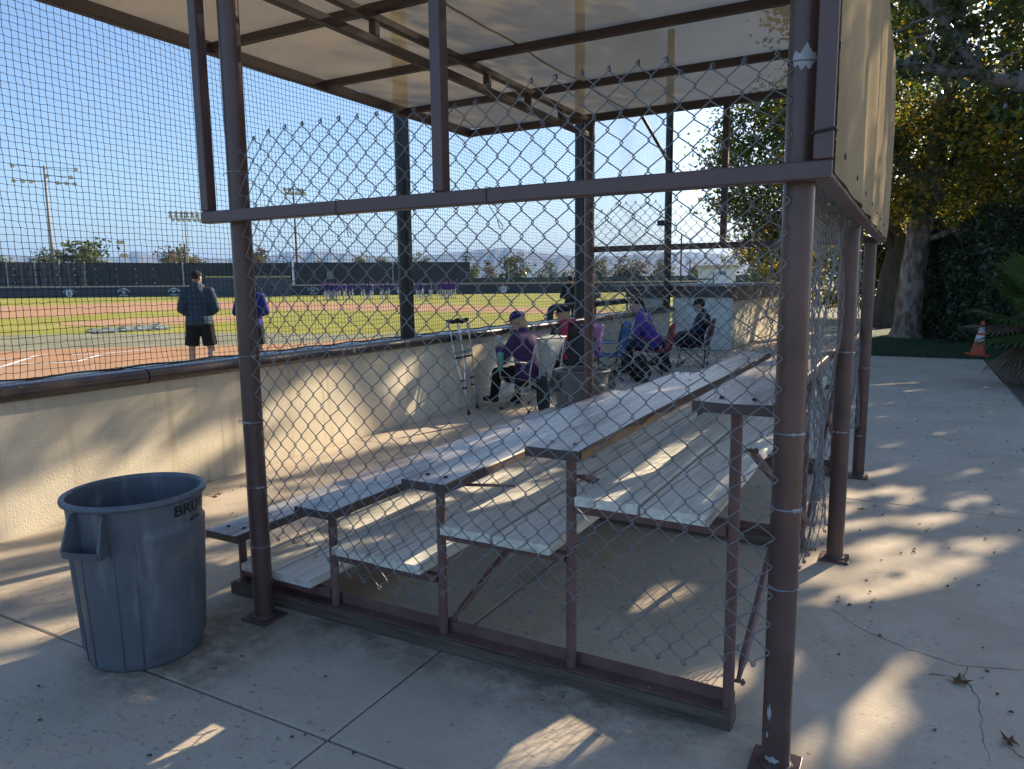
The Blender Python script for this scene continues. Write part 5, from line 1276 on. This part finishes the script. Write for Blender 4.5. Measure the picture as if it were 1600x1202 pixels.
for a, b, w in [((150, 770), (330, 700), .10), ((40, 830), (130, 790), .07), ((400, 735), (560, 600), .13), ((480, 720), (620, 600), .14), ((430, 640), (520, 600), .10), ((560, 680), (650, 600), .12), ((660, 640), (720, 570), .06), ((640, 640), (660, 610), .07), ((0, 800), (120, 740), .05)]: gap(a, b, w, wall=True)
for a, b, w, z in [((440, 900), (510, 860), .05, .19), ((640, 800), (760, 760), .05, .38), ((930, 760), (985, 740), .05, .8), ((1010, 790), (1120, 720), .07, .79), ((1060, 740), (1130, 690), .06, .79), ((1100, 690), (1180, 640), .06, .79), ((740, 720), (860, 680), .06, .58), ((860, 690), (960, 650), .06, .79), ((900, 640), (960, 615), .07, .99), ((780, 640), (860, 610), .08, .79), ((620, 700), (720, 660), .08, .57), ((1150, 570), (1220, 555), .10, 1.2), ((260, 995), (315, 975), .07, .1), ((258, 900), (312, 800), .09, .5), ((405, 945), (415, 905), .05, .2), ((560, 850), (640, 815), .05, .38), ((800, 790), (870, 760), .05, .58), ((900, 800), (990, 770), .06, .8), ((1020, 800), (1090, 760), .07, .79), ((980, 690), (1060, 650), .05, .8), ((330, 815), (470, 775), .05, .37), ((690, 745), (740, 725), .03, .79)]: gap(a, b, w, z)
for y_, z0_, z1_, w_ in ((3.0, 2.3, 2.9, .04), (3.5, 2.05, 2.5, .05), (3.9, 2.4, 3.0, .05), (4.5, 2.1, 2.9, .06), (5.0, 2.0, 2.6, .05), (5.5, 2.3, 3.0, .07), (5.9, 2.0, 2.7, .06), (6.3, 2.1, 3.0, .06)):
    GAPS.append((sun_uv(-.2, y_, z0_), sun_uv(-.2, y_ + .1, z1_), w_))
def open_sky(C):
    """True for leaf centres that may stay"""
    gx = C[:, 0] - C[:, 2] * SK[0]; gy = C[:, 1] - C[:, 2] * SK[1]; U = np.stack([(gx * SA[0] + gy * SA[1]) * SE, gx * SA[1] - gy * SA[0]], -1); keep = np.ones(len(C), bool)
    for a, b, w in GAPS:
        d = b - a; t_ = np.clip(((U - a) @ d) / (d @ d + 1e-9), 0, 1); dist = np.linalg.norm(U - a - t_[:, None] * d, axis=1); keep &= dist > (w + .025) * rng.uniform(.8, 1.15, len(C))
    g_out = ((gx > 1.8) & (gy < 7.5)) | ((gx > -.5) & (gy < .3))  # crowns thinned so sunlit ground out of view bounces fill light
    keep &= ~(g_out & (rng.uniform(0, 1, len(C)) < .8))
    return keep
def leaf_mesh(name, C, size, mats, mi, droop=0.3, aspect=0.62):
    """C: leaf centres (n,3); one folded kite per leaf"""
    n = len(C); a = rng.uniform(0, 2 * math.pi, n); el = rng.uniform(-1.1, 0.6, n)
    d = np.stack([np.cos(a) * np.cos(el), np.sin(a) * np.cos(el), np.sin(el)], -1)
    r_ = rng.normal(size=(n, 3)); s_ = np.cross(d, r_); s_ /= np.linalg.norm(s_, axis=1)[:, None] + 1e-9
    nn = np.cross(s_, d); sz = size * rng.uniform(.65, 1.3, n)[:, None]
    p0 = C - d * sz * .5; p1 = C + s_ * sz * .5 * aspect + nn * sz * .1; p2 = C + d * sz * .5; p3 = C - s_ * sz * .5 * aspect + nn * sz * .1
    Vx = np.stack([p0, p1, p2, p3], 1).reshape(-1, 3)
    me = bpy.data.meshes.new(name); me.vertices.add(4 * n); me.vertices.foreach_set('co', Vx.ravel().astype(np.float32))
    me.loops.add(4 * n); me.loops.foreach_set('vertex_index', np.arange(4 * n, dtype=np.int32)); me.polygons.add(n)
    me.polygons.foreach_set('loop_start', (np.arange(n) * 4).astype(np.int32))
    for x in mats: me.materials.append(x)
    me.polygons.foreach_set('material_index', mi.astype(np.int32)); me.update(calc_edges=True); return me
def crown_points(ells, nclump, per, spread, hollow=0.55):
    tot = sum(e[1][0] * e[1][1] * e[1][2] for e in ells); C = []; ids = []; cid = 0
    for c, r in ells:
        k = max(1, int(nclump * r[0] * r[1] * r[2] / tot)); dd = rng.normal(size=(k, 3)); dd /= np.linalg.norm(dd, axis=1)[:, None]
        rad = hollow + (1 - hollow) * rng.uniform(0, 1, k) ** .6; cc = np.array(c) + dd * rad[:, None] * np.array(r)
        m_ = rng.poisson(per, k)
        for q in range(k):
            o_ = rng.normal(size=(m_[q], 3)) * spread * rng.uniform(.6, 1.3) * np.array([1, 1, .75]); C.append(cc[q] + o_); ids.append(np.full(m_[q], cid)); cid += 1
    return np.concatenate(C), np.concatenate(ids)
def choose(ids, weights):
    k = ids.max() + 1; base = rng.choice(len(weights), size=k, p=np.array(weights) / sum(weights)); mi = base[ids]
    sw = rng.uniform(0, 1, len(ids)) < .35; mi[sw] = rng.choice(len(weights), size=sw.sum(), p=np.array(weights) / sum(weights)); return mi
def limb(mb, p, q, r1, r2, n=7, wig=.12, sides=10):
    p = Vector(p); q = Vector(q); L = (q - p).length; pts = []; rs = []
    for i in range(n + 1):
        f_ = i / n; w = math.sin(math.pi * f_) * wig * L * .25
        pts.append(p.lerp(q, f_) + V(random.uniform(-w, w), random.uniform(-w, w), random.uniform(-w, w) * .6)); rs.append(r1 + (r2 - r1) * f_)
    mb.tube(pts, rs, sides); return pts
def tree(label, base, trunk, r0, limbs, ells, nclump, per, spread, lsize, mats, weights, bark, name='sycamore_tree', group=None, hollow=.5):
    t = thing(name, label, 'tree', (*base, 0), 0, group); b = V(*base, 0)
    mb = MB(); pts = [b + V(0, 0, -.05)] + [b + Vector(p) for p in trunk]; rs = [r0 * 1.35] + [r0 * (1 - .5 * (i / max(1, len(trunk) - 1)) ** 1.2) for i in range(len(trunk))]
    P2 = []; R2 = []
    for i in range(len(pts) - 1):
        for k in range(4): P2.append(pts[i].lerp(pts[i + 1], k / 4) + V(random.uniform(-.02, .02), random.uniform(-.02, .02), 0) * r0 * 2); R2.append((rs[i] + (rs[i + 1] - rs[i]) * k / 4) * random.uniform(.96, 1.05))
    P2.append(pts[-1]); R2.append(rs[-1]); mb.tube(P2, R2, 16); o = mb.build('trunk', bark, t, smooth=True)
    iv = []
    for (p, q, a, c) in limbs:
        mb = MB(); pl = limb(mb, b + Vector(p), b + Vector(q), a, c); mb.build('limb', bark, t, smooth=True)
        mb = MB()
        for k in range(5):
            s_ = pl[2 + k % (len(pl) - 2)]; e = s_ + V(random.uniform(-1, 1), random.uniform(-1, 1), random.uniform(-.2, 1)) * (q and 1.0) * min(1.6, (Vector(q) - Vector(p)).length * .45); limb(mb, s_, e, c * .4, c * .12, 5, .3, 6)
        mb.build('twig', bark, t, smooth=True)
        if name == 'overhanging_tree':
            for k in range(240):
                f_ = random.random() * (len(pl) - 1.001); i_ = int(f_); pc = pl[i_].lerp(pl[i_ + 1], f_ - i_); iv.append(tuple(pc - b + V(random.gauss(0, .10), random.gauss(0, .10), random.gauss(-.02, .10))))
    if iv: o = link_mesh('ivy', leaf_mesh('ivy', np.array(iv), .085, [LEAFI, LEAFD], rng.choice(2, size=len(iv), p=(.6, .4)), aspect=.85), t)
    C, ids = crown_points([((b.x + c[0], b.y + c[1], c[2]), r) for c, r in ells], nclump, per, spread, hollow)
    ok = C[:, 2] > .3
    if b.length < 60: ok &= open_sky(C)
    C = C[ok]; ids = ids[ok]
    me = leaf_mesh('crown', C - np.array([b.x, b.y, 0]), lsize, mats, choose(ids, weights)); link_mesh('crown', me, t); return t
LM = [LEAFD, LEAFG, LEAFY, LEAFB]
tree('pale sycamore with a thick leaning trunk on the lawn in front of the hedge', (-0.12, 22.7), [(.01, 0, .3), (.07, 0, 1.6), (.18, 0, 3.0), (.40, .1, 4.6), (.6, .2, 6.5), (.7, 0, 8.5)], .35,
     [((.3, 0, 2.6), (2.6, -.4, 3.4), .10, .04), ((.6, 0, 3.6), (-1.6, .2, 6.2), .2, .06), ((.75, .1, 4.4), (2.8, .3, 7.2), .2, .06), ((.85, .2, 5.6), (.2, -3.2, 8.6), .16, .05), ((.9, .2, 6.5), (-2, -1.5, 9.8), .15, .05)],
     [((.4, .2, 7.0), (3.2, 2.6, 2.5)), ((-1.8, .4, 5.2), (2.0, 1.8, 1.7)), ((2.6, .3, 5.4), (2.2, 2.2, 1.6)), ((-.2, -.8, 3.7), (1.2, .9, .6)), ((.3, -1.3, 4.3), (1.7, .8, 1.0)), ((2.0, -1.2, 3.6), (1.6, .8, .8)), ((-.4, -3.2, 8.6), (3.0, 2.2, 2.0)), ((-1.5, -1, 10.3), (2.6, 2.4, 1.6))], 620, 72, .32, .145, LM, (.32, .33, .29, .06), BARK)
tree('dark barked tree with a pruned white stub left of the pale sycamore', (-0.78, 27.6), [(0, 0, .4), (.1, 0, 1.6), (.25, 0, 2.7), (.1, 0, 4.0)], .42,
     [((.2, 0, 2.4), (-.25, -.3, 3.3), .17, .12), ((.2, 0, 2.5), (1.3, -.4, 3.0), .15, .11), ((.1, 0, 3.6), (-2, 0, 6.2), .2, .06), ((.1, 0, 3.6), (1.5, .5, 6.5), .2, .06)],
     [((-3.2, -1, 5.2), (2.7, 2.2, 2.7)), ((-1.2, .5, 7.2), (3.0, 2.6, 2.2)), ((-2.6, -.6, 3.2), (1.7, 1.4, 1.2))], 560, 76, .36, .14, LM, (.58, .25, .15, .02), BARKD, name='dark_tree')
tree('overhanging tree whose grey limbs fork at the upper right', (4.1, 11.6), [(0, 0, .5), (-.2, -.1, 1.6), (-.5, -.2, 2.8), (-.8, -.4, 3.6)], .34,
     [((-.8, -.4, 3.5), (-3.25, -1.55, 3.74), .15, .11), ((-3.2, -1.53, 3.73), (-4.45, -1.6, 4.10), .075, .045), ((-3.6, -1.6, 3.85), (-4.45, -1.8, 5.1), .075, .045), ((-2.95, -1.45, 3.75), (-2.5, -1.5, 5.4), .11, .06), ((-3.85, -1.6, 4.05), (-3.8, -1.3, 4.9), .045, .03),
      ((-.8, -.4, 3.6), (.6, 1.4, 6.4), .17, .06), ((-.8, -.4, 3.6), (-1.2, -2.4, 6.0), .15, .05)],
     [((-2.9, -1.2, 5.0), (1.9, 1.2, 1.0)), ((-2.6, -1.4, 4.2), (1.8, .5, .45)), ((-2.4, -.2, 6.2), (2.2, 1.8, 1.0)), ((1.2, 1.2, 6.4), (2.2, 2.0, 1.3)), ((.1, 2.4, 5.3), (2.0, 2.6, 1.1))], 900, 56, .24, .105, LM, (.62, .27, .09, .02), BARKG, name='overhanging_tree', hollow=.2)
tree('tall sycamore beyond the right edge shading the walkway', (6.2, 19.0), [(0, 0, .5), (.1, 0, 2.0), (-.1, 0, 3.8), (-.2, 0, 6)], .38,
     [((0, 0, 3.4), (-2.2, -.4, 6.4), .16, .06), ((-.1, 0, 4.0), (1.8, .6, 7.0), .16, .06), ((-.1, 0, 4.0), (-.4, -2.0, 6.8), .14, .05)],
     [((-.6, -.2, 6.8), (3.4, 3.0, 2.6)), ((-2.8, -.8, 4.9), (2.1, 2.0, 1.5)), ((1.8, .5, 5.8), (2.4, 2.4, 2.0)), ((-1.6, .9, 8.6), (2.4, 2.0, 1.4)), ((-2.0, 2.5, 5.5), (2.2, 2.5, 1.5))], 620, 58, .30, .17, LM, (.50, .30, .17, .03), BARK)
tree('broad leafy tree behind the hedge at right', (3.6, 27.0), [(0, 0, .5), (0, 0, 2.2), (.2, 0, 4.2)], .35,
     [((.1, 0, 3), (-2, 0, 6), .16, .06), ((.2, 0, 3.4), (2, .4, 6.6), .16, .06)],
     [((0, 0, 5.6), (3.6, 2.6, 2.7)), ((-2.2, -.6, 3.9), (2.0, 1.6, 1.5)), ((2.6, -.6, 3.9), (2.2, 1.8, 1.6)), ((0.2, -1.5, 3.0), (2.6, 1.0, 1.1)), ((2.6, 1, 7.5), (3.0, 2.4, 2.0))], 620, 80, .38, .145, LM, (.30, .44, .24, .02), BARKD, name='leafy_tree')
tree('low spreading tree closing the path far behind the dugout wall', (-0.8, 37.0), [(0, 0, .5), (0, 0, 2.0), (.2, 0, 3.6)], .3,
     [((.1, 0, 2.4), (-2, 0, 4), .12, .05), ((.1, 0, 2.6), (2, 0, 4.4), .12, .05)],
     [((0, 0, 4.2), (4.0, 2.2, 2.4)), ((-1.5, -.6, 1.9), (2.2, 1.4, 1.7)), ((2.2, -.6, 2.0), (2.4, 1.6, 1.8)), ((.4, -1, 1.2), (2.6, 1, 1.1))], 420, 60, .38, .2, LM, (.50, .32, .16, .02), BARKD, name='spreading_tree')
tree('golden leaved small tree glimpsed beyond the dugout roof', (-6.2, 40.0), [(0, 0, .5), (0, 0, 1.6), (.1, 0, 2.6)], .18, [((0, 0, 1.8), (1, 0, 3), .08, .03), ((0, 0, 1.8), (-1, 0, 3), .08, .03)],
     [((0, 0, 3.0), (2.2, 1.6, 1.3)), ((1.2, 0, 2.2), (1.3, 1, .9))], 120, 40, .3, .2, LM, (.2, .25, .35, .2), BARKD, name='golden_tree')

# ivy hedge along the back of the lawn
def hedge():
    t = thing('ivy_hedge', 'tall dark ivy covered hedge behind the lawn and traffic cone', 'hedge', (2.5, 21, 0))
    A = np.array([-.2, 24.6]); B = np.array([1.6, 20.2]); Cc = np.array([7.5, 17.8]); n = 34000
    u = rng.uniform(0, 1, n); seg = rng.uniform(0, 1, n) < .45; P = np.where(seg[:, None], A + (B - A) * u[:, None], B + (Cc - B) * u[:, None])
    nrm = np.where(seg[:, None], np.array([-.925, -.38]), np.array([-.38, -.925])); h = 3.0 + .35 * np.sin(u * 9) ; z = rng.uniform(0, 1, n) ** .9 * h
    bulge = .16 * np.sin(u * 31 + z * 2.1) + .12 * np.sin(z * 4.3 + u * 11); dep = np.abs(rng.normal(0, .10, n)) - bulge * .6
    X = P[:, 0] - nrm[:, 0] * dep * 1.0; Y = P[:, 1] - nrm[:, 1] * dep
    Cn = np.stack([X, Y, z], -1) - np.array([2.5, 21, 0])
    me = leaf_mesh('foliage', Cn, .105, [LEAFI, LEAFD, LEAFG], rng.choice(3, size=n, p=(.72, .23, .05)), aspect=.8); o = link_mesh('foliage', me, t); o['kind'] = 'stuff'
    for a, b, nr in ((A, B, (-.925, -.38)), (B, Cc, (-.38, -.925))):
        mb = MB(); q = V(nr[0], nr[1], 0) * -.32; a3 = V(a[0], a[1], 0) + q; b3 = V(b[0], b[1], 0) + q; mb.beam(a3 + V(0, 0, 1.45), b3 + V(0, 0, 1.45), .25, 2.9); mb.build('core', BARKD, t)
hedge()

# fan palm at the right edge
t = thing('fan_palm', 'fan palm with split green fronds and dry brown skirt at the right edge', 'palm', (1.82, 13.2, 0)); c0 = V(1.82, 13.2, 0)
PALMG = mat('palm_green', (0.075, 0.125, 0.028), .45, var=.3, scale=3, trans=.4); PALMD = mat('palm_dry', (0.20, 0.135, 0.085), .8, var=.35, scale=6, trans=.15)
mb = MB(); mb.tube([c0 + V(0, 0, -.05), c0 + V(0, 0, .4), c0 + V(.03, 0, 1.0)], [.22, .2, .17], 14); mb.build('trunk', BARKD, t, smooth=True)
def frond(az, el, stem, L, m_, curl=.25, nb=34):
    L *= 1.25
    d = V(math.cos(az) * math.cos(el), math.sin(az) * math.cos(el), math.sin(el)); s_ = d.cross(V(0, 0, 1)).normalized(); n_ = s_.cross(d).normalized()
    o0 = c0 + V(.03, 0, .95); o1 = o0 + d * stem; mb = MB(); mb.tube([o0, o0.lerp(o1, .5) + V(0, 0, .04), o1], [.018, .013, .009], 6); st = mb.build('stem', m_, t, smooth=True)
    mb = MB()
    for k in range(nb):
        a = math.radians(-118 + 236 * k / (nb - 1)); dirv = (d * math.cos(a) + s_ * math.sin(a) + n_ * .12 * math.cos(a * 2)).normalized(); l = L * (1 - .28 * abs(a) / 2.06) * random.uniform(.9, 1.05)
        w = (s_ * math.cos(a) - d * math.sin(a)).normalized() * .028; q1 = o1 + dirv * l * .55; q2 = o1 + dirv * l * .85 - V(0, 0, curl * l * .12); q3 = o1 + dirv * l - V(0, 0, curl * l * .4)
        mb.add([o1, q1 - w, q1 + n_ * .012, q1 + w, q2 - w * .6, q2 + w * .6, q3], [(0, 1, 2), (0, 2, 3), (1, 4, 5, 2), (2, 5, 3), (4, 6, 5)])
    mb.build('blade', m_, st)
for az, el, stem, L, m_ in [(math.pi, .62, .55, .62, PALMG), (3.5, .95, .6, .6, PALMG), (2.6, .8, .6, .6, PALMG), (3.3, .12, .55, .6, PALMG), (2.9, -.35, .5, .6, PALMG), (3.9, -.30, .5, .6, PALMG), (3.4, -.75, .5, .55, PALMD), (2.7, -.9, .5, .5, PALMD), (4.2, -.9, .45, .5, PALMD), (3.1, -.12, .6, .55, PALMD),
                           (4.6, .5, .6, .6, PALMG), (5.5, .6, .6, .6, PALMG), (1.2, .6, .6, .6, PALMG), (.2, .4, .6, .6, PALMG), (3.7, -1.1, .45, .5, PALMD)]: frond(az, el, stem, L, m_)

# traffic cone
q = G(1527, 556); t = thing('traffic_cone', 'orange traffic cone with two white bands leaning by the palm', 'traffic cone', (*q, 0), .4, rot=(.04, .07, .4))
ORG = mat('cone_orange', (0.55, 0.085, 0.025), .55, var=.2, scale=6); WB_ = mat('cone_white', (0.72, 0.72, 0.70), .4, var=.15, scale=14)
mb = MB(); mb.box((0, 0, .02), (.36, .36, .04)); mb.build('base', ORG, t, world=False, bevel=.012)
def cone_seg(z0, z1, m_, nm, e=0.0): mb = MB(); r = lambda z: .135 - .108 * (z - .04) / .68; mb.lathe([(r(z0) + e, z0), (r(z1) + e, z1)], 28); mb.build(nm, m_, t, world=False, smooth=True)
mb = MB(); r_ = lambda z: .135 - .108 * (z - .04) / .68; mb.lathe([(r_(.04), .04), (r_(.71), .71), (.02, .722), (.012, .72), (.012, .5)], 28); mb.build('body', ORG, t, world=False, smooth=True)
cone_seg(.30, .43, WB_, 'reflective_band', .003); cone_seg(.48, .63, WB_, 'reflective_band', .003)

# ------------------------------------------------------------------ trees and buildings beyond the field
def far_tree(label, px, ytop, dist, wpx, m_, wts, trunk=True, hgt=None, name='distant_tree', base_y=None, dens=1.0, grp='trees beyond the outfield'):
    d = ray(px, ytop); k = dist / math.hypot(d[0], d[1]); P = (d[0] * k, d[1] * k); top = 1.6 + d[2] * k; w = wpx / FPX * dist * .5
    if base_y: zb = zat(px, base_y, Vector((*P, 0)))
    else: zb = max(.6, top - w * 2.0)
    ells = []
    for q in range(7):
        a = q * 2.4; rr = w * (.52 + .14 * math.sin(q * 3.1)); ells.append(((w * .48 * math.cos(a) * (q > 0), w * .48 * math.sin(a) * (q > 0), zb + (top - zb) * (.42 + .2 * math.sin(q * 1.7 + px))), (rr, rr, (top - zb) * .38)))
    ells.append(((0, 0, zb + (top - zb) * .72), (w * .55, w * .55, (top - zb) * .30)))
    return tree(label, P, [(0, 0, zb * .3), (0, 0, zb + (top - zb) * .3), (.1, 0, zb + (top - zb) * .55)], max(.12, w * .07), [((0, 0, zb + (top - zb) * .15), (w * .5, 0, zb + (top - zb) * .6), w * .035, w * .01), ((0, 0, zb + (top - zb) * .15), (-w * .5, 0, zb + (top - zb) * .6), w * .035, w * .01)],
                ells, int(70 * dens), 24, w * .16, w * .17, m_, wts, BARKD, name, grp, .4)
FM = [LEAFO, LEAFL, LEAFT, LEAFD]
for a in [('rounded lime green tree at the far left edge beyond the windscreen', -5, 395, 190, 60, (.2, .7, .05, .05)), ('sparse green tree just left of the tall light pole foot', 73, 389, 175, 45, (.6, .2, .1, .1)),
          ('large olive green tree right of the tall light pole', 122, 364, 170, 70, (.55, .3, .05, .1)), ('pale tan half bare tree behind the short wooden pole', 275, 382, 175, 58, (.3, .1, .55, .05)), ('low yellow green bush right of the pale tan tree', 308, 398, 172, 52, (.3, .55, .15, 0)),
          ('tan leafed tree directly right of the left canopy post', 402, 388, 175, 42, (.15, .1, .7, .05)), ('low bush just showing above the windscreen', 498, 406, 180, 30, (.4, .5, .1, 0)), ('wide lime green tree above the windscreen and players', 565, 396, 180, 46, (.35, .6, .05, 0)), ('smaller lime green tree beside the wide one', 597, 400, 180, 22, (.4, .55, .05, 0)),
          ('round green tree left half hidden by the black net post', 655, 397, 180, 36, (.6, .3, .05, .05)), ('yellow green shrub below the fan palm at the windscreen end', 738, 412, 150, 26, (.25, .7, .05, 0)),
          ('thin tan tree right of the far palm', 765, 406, 165, 32, (.25, .1, .6, .05)), ('big rounded olive tree beyond the outfield wall', 803, 396, 140, 54, (.72, .18, .05, .05)), ('dark upright tree beyond the outfield wall', 861, 404, 170, 26, (.25, 0, .05, .7)),
          ('scrubby tree between dark tree and canopy post', 845, 417, 165, 24, (.6, .2, .2, 0)), ('tan scrub tree left of the black net post', 888, 419, 160, 30, (.35, .2, .45, 0)), ('low olive scrub behind the brown canopy post', 935, 402, 150, 40, (.6, .25, .15, 0)),
          ('broad brownish tree over the far infield wall', 985, 402, 145, 62, (.45, .1, .4, .05)), ('olive tree right of the broad brownish one', 1035, 402, 150, 40, (.5, .2, .3, 0)), ('green scrub by the far white building', 1085, 415, 170, 40, (.5, .4, .1, 0)),
          ('orange tinted tree behind the far white building', 1128, 401, 190, 44, (.3, .05, .6, .05)), ('dark conifer like tree left of the building roof', 1105, 409, 190, 22, (.3, 0, .1, .6)), ('olive tree at the far right of the dugout roof', 1195, 402, 120, 60, (.45, .2, .3, .05))]:
    far_tree(a[0], a[1], a[2], a[3], a[4], FM, a[5], base_y=(455 if a[1] > 740 else None))
def far_palm(label, px, ytop, dist):
    d = ray(px, ytop); k = dist / math.hypot(d[0], d[1]); P = V(d[0] * k, d[1] * k, 0); H_ = 1.6 + d[2] * k - 1.2
    t = thing('distant_palm', label, 'palm', tuple(P)); mb = MB(); mb.tube([P, P + V(.1, 0, H_)], [.25, .2], 8); mb.build('trunk', BARKD, t)
    for k in range(16):
        az = k * 2.4; el = random.uniform(-.7, 1.1); dv = V(math.cos(az) * math.cos(el), math.sin(az) * math.cos(el), math.sin(el)); s_ = dv.cross(V(0, 0, 1)).normalized(); o0 = P + V(.1, 0, H_); mb = MB()
        for j in range(9):
            a = math.radians(-80 + 20 * j); q = (dv * math.cos(a) + s_ * math.sin(a)).normalized(); w = V(0, 0, 1).cross(q) * .07; e = o0 + dv * .9; mb.add([e - w, e + w, e + q * 1.3 - V(0, 0, .3)], [(0, 1, 2)])
        mb.beam(o0, o0 + dv * .9, .05, .05); mb.build('frond', LEAFO, t)
far_palm('far fan palm rising over the right end of the black windscreen', 727, 392, 150)
far_palm('thin far palm beyond the white building', 1078, 402, 220)
# distant white building
t = thing('distant_building', 'pale single storey building with a dark sign beyond the field', 'building', (0, 0, 0)); d = ray(1120, 430); k_ = 95 / math.hypot(d[0], d[1]); c = V(d[0] * k_, d[1] * k_, 0)
R_ = Vector((c.y, -c.x, 0)).normalized(); dpt = c.normalized(); w_ = 27 / FPX * 95; zt = zat(1120, 415, c)
def bl_box(name, x0, x1, z0, z1, y0, y1, m_):
    q = [c + R_ * x + dpt * y + V(0, 0, z) for z in (z0, z1) for (x, y) in ((x0, y0), (x1, y0), (x1, y1), (x0, y1))]
    mb = MB(); mb.add(q, [(0, 1, 5, 4), (1, 2, 6, 5), (2, 3, 7, 6), (3, 0, 4, 7), (4, 5, 6, 7)]); return mb.build(name, m_, t)
bl_box('wall', -w_, w_, 0, zt - .25, 0, 5, STUCCO2); bl_box('roof', -w_ - .3, w_ + .3, zt - .245, zt + .05, -.3, 5.3, mat('pale_roof', (.42, .38, .34), .8))
bl_box('door_panel', -.2, 1.6, .3, zt - .5, -.05, -.01, mat('blue_white', (.60, .66, .76), .7)); me = text_mesh('X:X', .5, .03); me.materials.append(PADW)
for v in me.vertices: q = c + R_ * (v.co.x + .7) - dpt * .1; v.co = (q.x, q.y, zt - .95 + v.co.y)
link_mesh('lettering', me, t)
# field fence between wall and trees on the right
t = thing('far_fence', 'thin chain link boundary fence posts beyond the right field wall', 'fence', (0, 0, 0))
for px in (794, 857, 893, 930, 987, 1010):
    d = ray(px, 412); k_ = 128 / math.hypot(d[0], d[1]); mb = MB(); mb.tube([(d[0] * k_, d[1] * k_, 0), (d[0] * k_, d[1] * k_, 1.6 + d[2] * k_ + .3)], .05, 6); mb.build('post', GALV, t)
t = thing('green_bank', 'low dark green fence line running below the far trees', 'fence', (0, 0, 0))
pts = [ray(px, 440) for px in range(735, 1240, 25)]; vs_ = []; fs_ = []
for q in pts:
    k_ = 134 / math.hypot(q[0], q[1]); vs_ += [(q[0] * k_, q[1] * k_, 0), (q[0] * k_, q[1] * k_, 2.6)]
for i in range(len(pts) - 1): fs_.append((2 * i, 2 * i + 2, 2 * i + 3, 2 * i + 1))
mb = MB(); mb.add(vs_, fs_); o = mb.build('screen', mat('bank_green', (.06, .085, .06), .9, var=.4, scale=.3), t); o.modifiers.new('s', 'SOLIDIFY').thickness = .1

# ------------------------------------------------------------------ fallen leaves
def litter(n, fn, name, size):
    mb = MB()
    for k in range(n):
        x, y = fn(); a = random.uniform(0, 6.28); s_ = size * random.uniform(.4, 1.2); ca, sa = math.cos(a), math.sin(a); h = random.uniform(.002, .014); pts = []
        for (u, v, z) in ((-.6, 0, .001), (-.1, -.4, h), (.5, -.1, .003), (.2, .3, h * .7), (-.2, .35, .004)): pts.append((x + s_ * (u * ca - v * sa), y + s_ * (u * sa + v * ca), .002 + z))
        mb.add(pts, [(0, 1, 2), (0, 2, 3), (0, 3, 4)])
    return mb.build(name, LITTER)
def rw():
    while True:
        y = 2.2 + random.random() ** 1.3 * 12; x = random.gauss(.45, .75)
        if -.28 < x < 2.5: return x, y
o = litter(300, rw, 'leaf_litter', .022); prop(o, 'scattered small dry leaves and debris on the walkway', 'leaves', kind='stuff')
o = litter(90, lambda: (random.uniform(-4.9, -.4), random.uniform(.4, 7)), 'leaf_debris', .02); prop(o, 'sparse specks of dry leaf under and before the bleachers', 'leaves', kind='stuff')
def dry_leaf(label, x, y, s_, rz):
    t = thing('dry_leaf', label, 'leaf', (x, y, 0.001), rz); mb = MB()
    out = []
    for k in range(15):
        a = 2 * math.pi * k / 15; r = s_ * (1.0 if k % 3 == 0 else .5) * random.uniform(.8, 1.1); out.append((r * math.cos(a), r * math.sin(a) * .8, .004 + .022 * abs(math.sin(a * 2 + .6)) * (r / s_)))
    mb.add([(0, 0, .012)] + out, [(0, k + 1, (k + 1) % 15 + 1) for k in range(15)]); mb.build('blade', mat('dry_leaf_brown', (.15, .075, .03), .7, var=.4, scale=18, trans=.2), t, world=False)
    mb = MB(); mb.tube([(s_, 0, .008), (s_ * 1.5, .01, .004), (s_ * 1.9, .03, .004)], .0018, 5); mb.build('stalk', MATS['dry_leaf_brown'], t, world=False)
for lab, px, py, s_ in [('large curled brown leaf beside the crack on the walkway', 1500, 1068, .055), ('brown leaf lying at the lower right corner', 1576, 1162, .045), ('brown leaf by the foot of the middle right post', 1262, 862, .05), ('pale dry leaf near the wall behind the trash can', 340, 775, .05),
                        ('small curled leaf on the sunlit walkway', 1345, 798, .03), ('small rust coloured leaf against the timber skid', 573, 980, .022)]:
    p = G(px, py); dry_leaf(lab, p[0], p[1], s_, random.uniform(0, 6))

# ------------------------------------------------------------------ haze
HZ = thing_h = MB(); HZ.span((-9100, -9100, -1.5), (9100, 9100, 300))
o = HZ.build('haze', None) if False else None
me = HZ.mesh('haze', [bpy.data.materials.new('haze_air')]); HM = me.materials[0]; HM.use_nodes = True; hn = HM.node_tree
for n in list(hn.nodes):
    if n.type == 'BSDF_PRINCIPLED': hn.nodes.remove(n)
pv = hn.nodes.new('ShaderNodeVolumePrincipled'); pv.inputs['Color'].default_value = (0.34, 0.58, 1.0, 1); pv.inputs['Density'].default_value = 0.00017; pv.inputs['Anisotropy'].default_value = 0.0
hn.links.new(pv.outputs[0], [n for n in hn.nodes if n.type == 'OUTPUT_MATERIAL'][0].inputs['Volume'])
o = link_mesh('haze', me); prop(o, 'thin blue morning haze over the far hills', 'haze', kind='stuff')
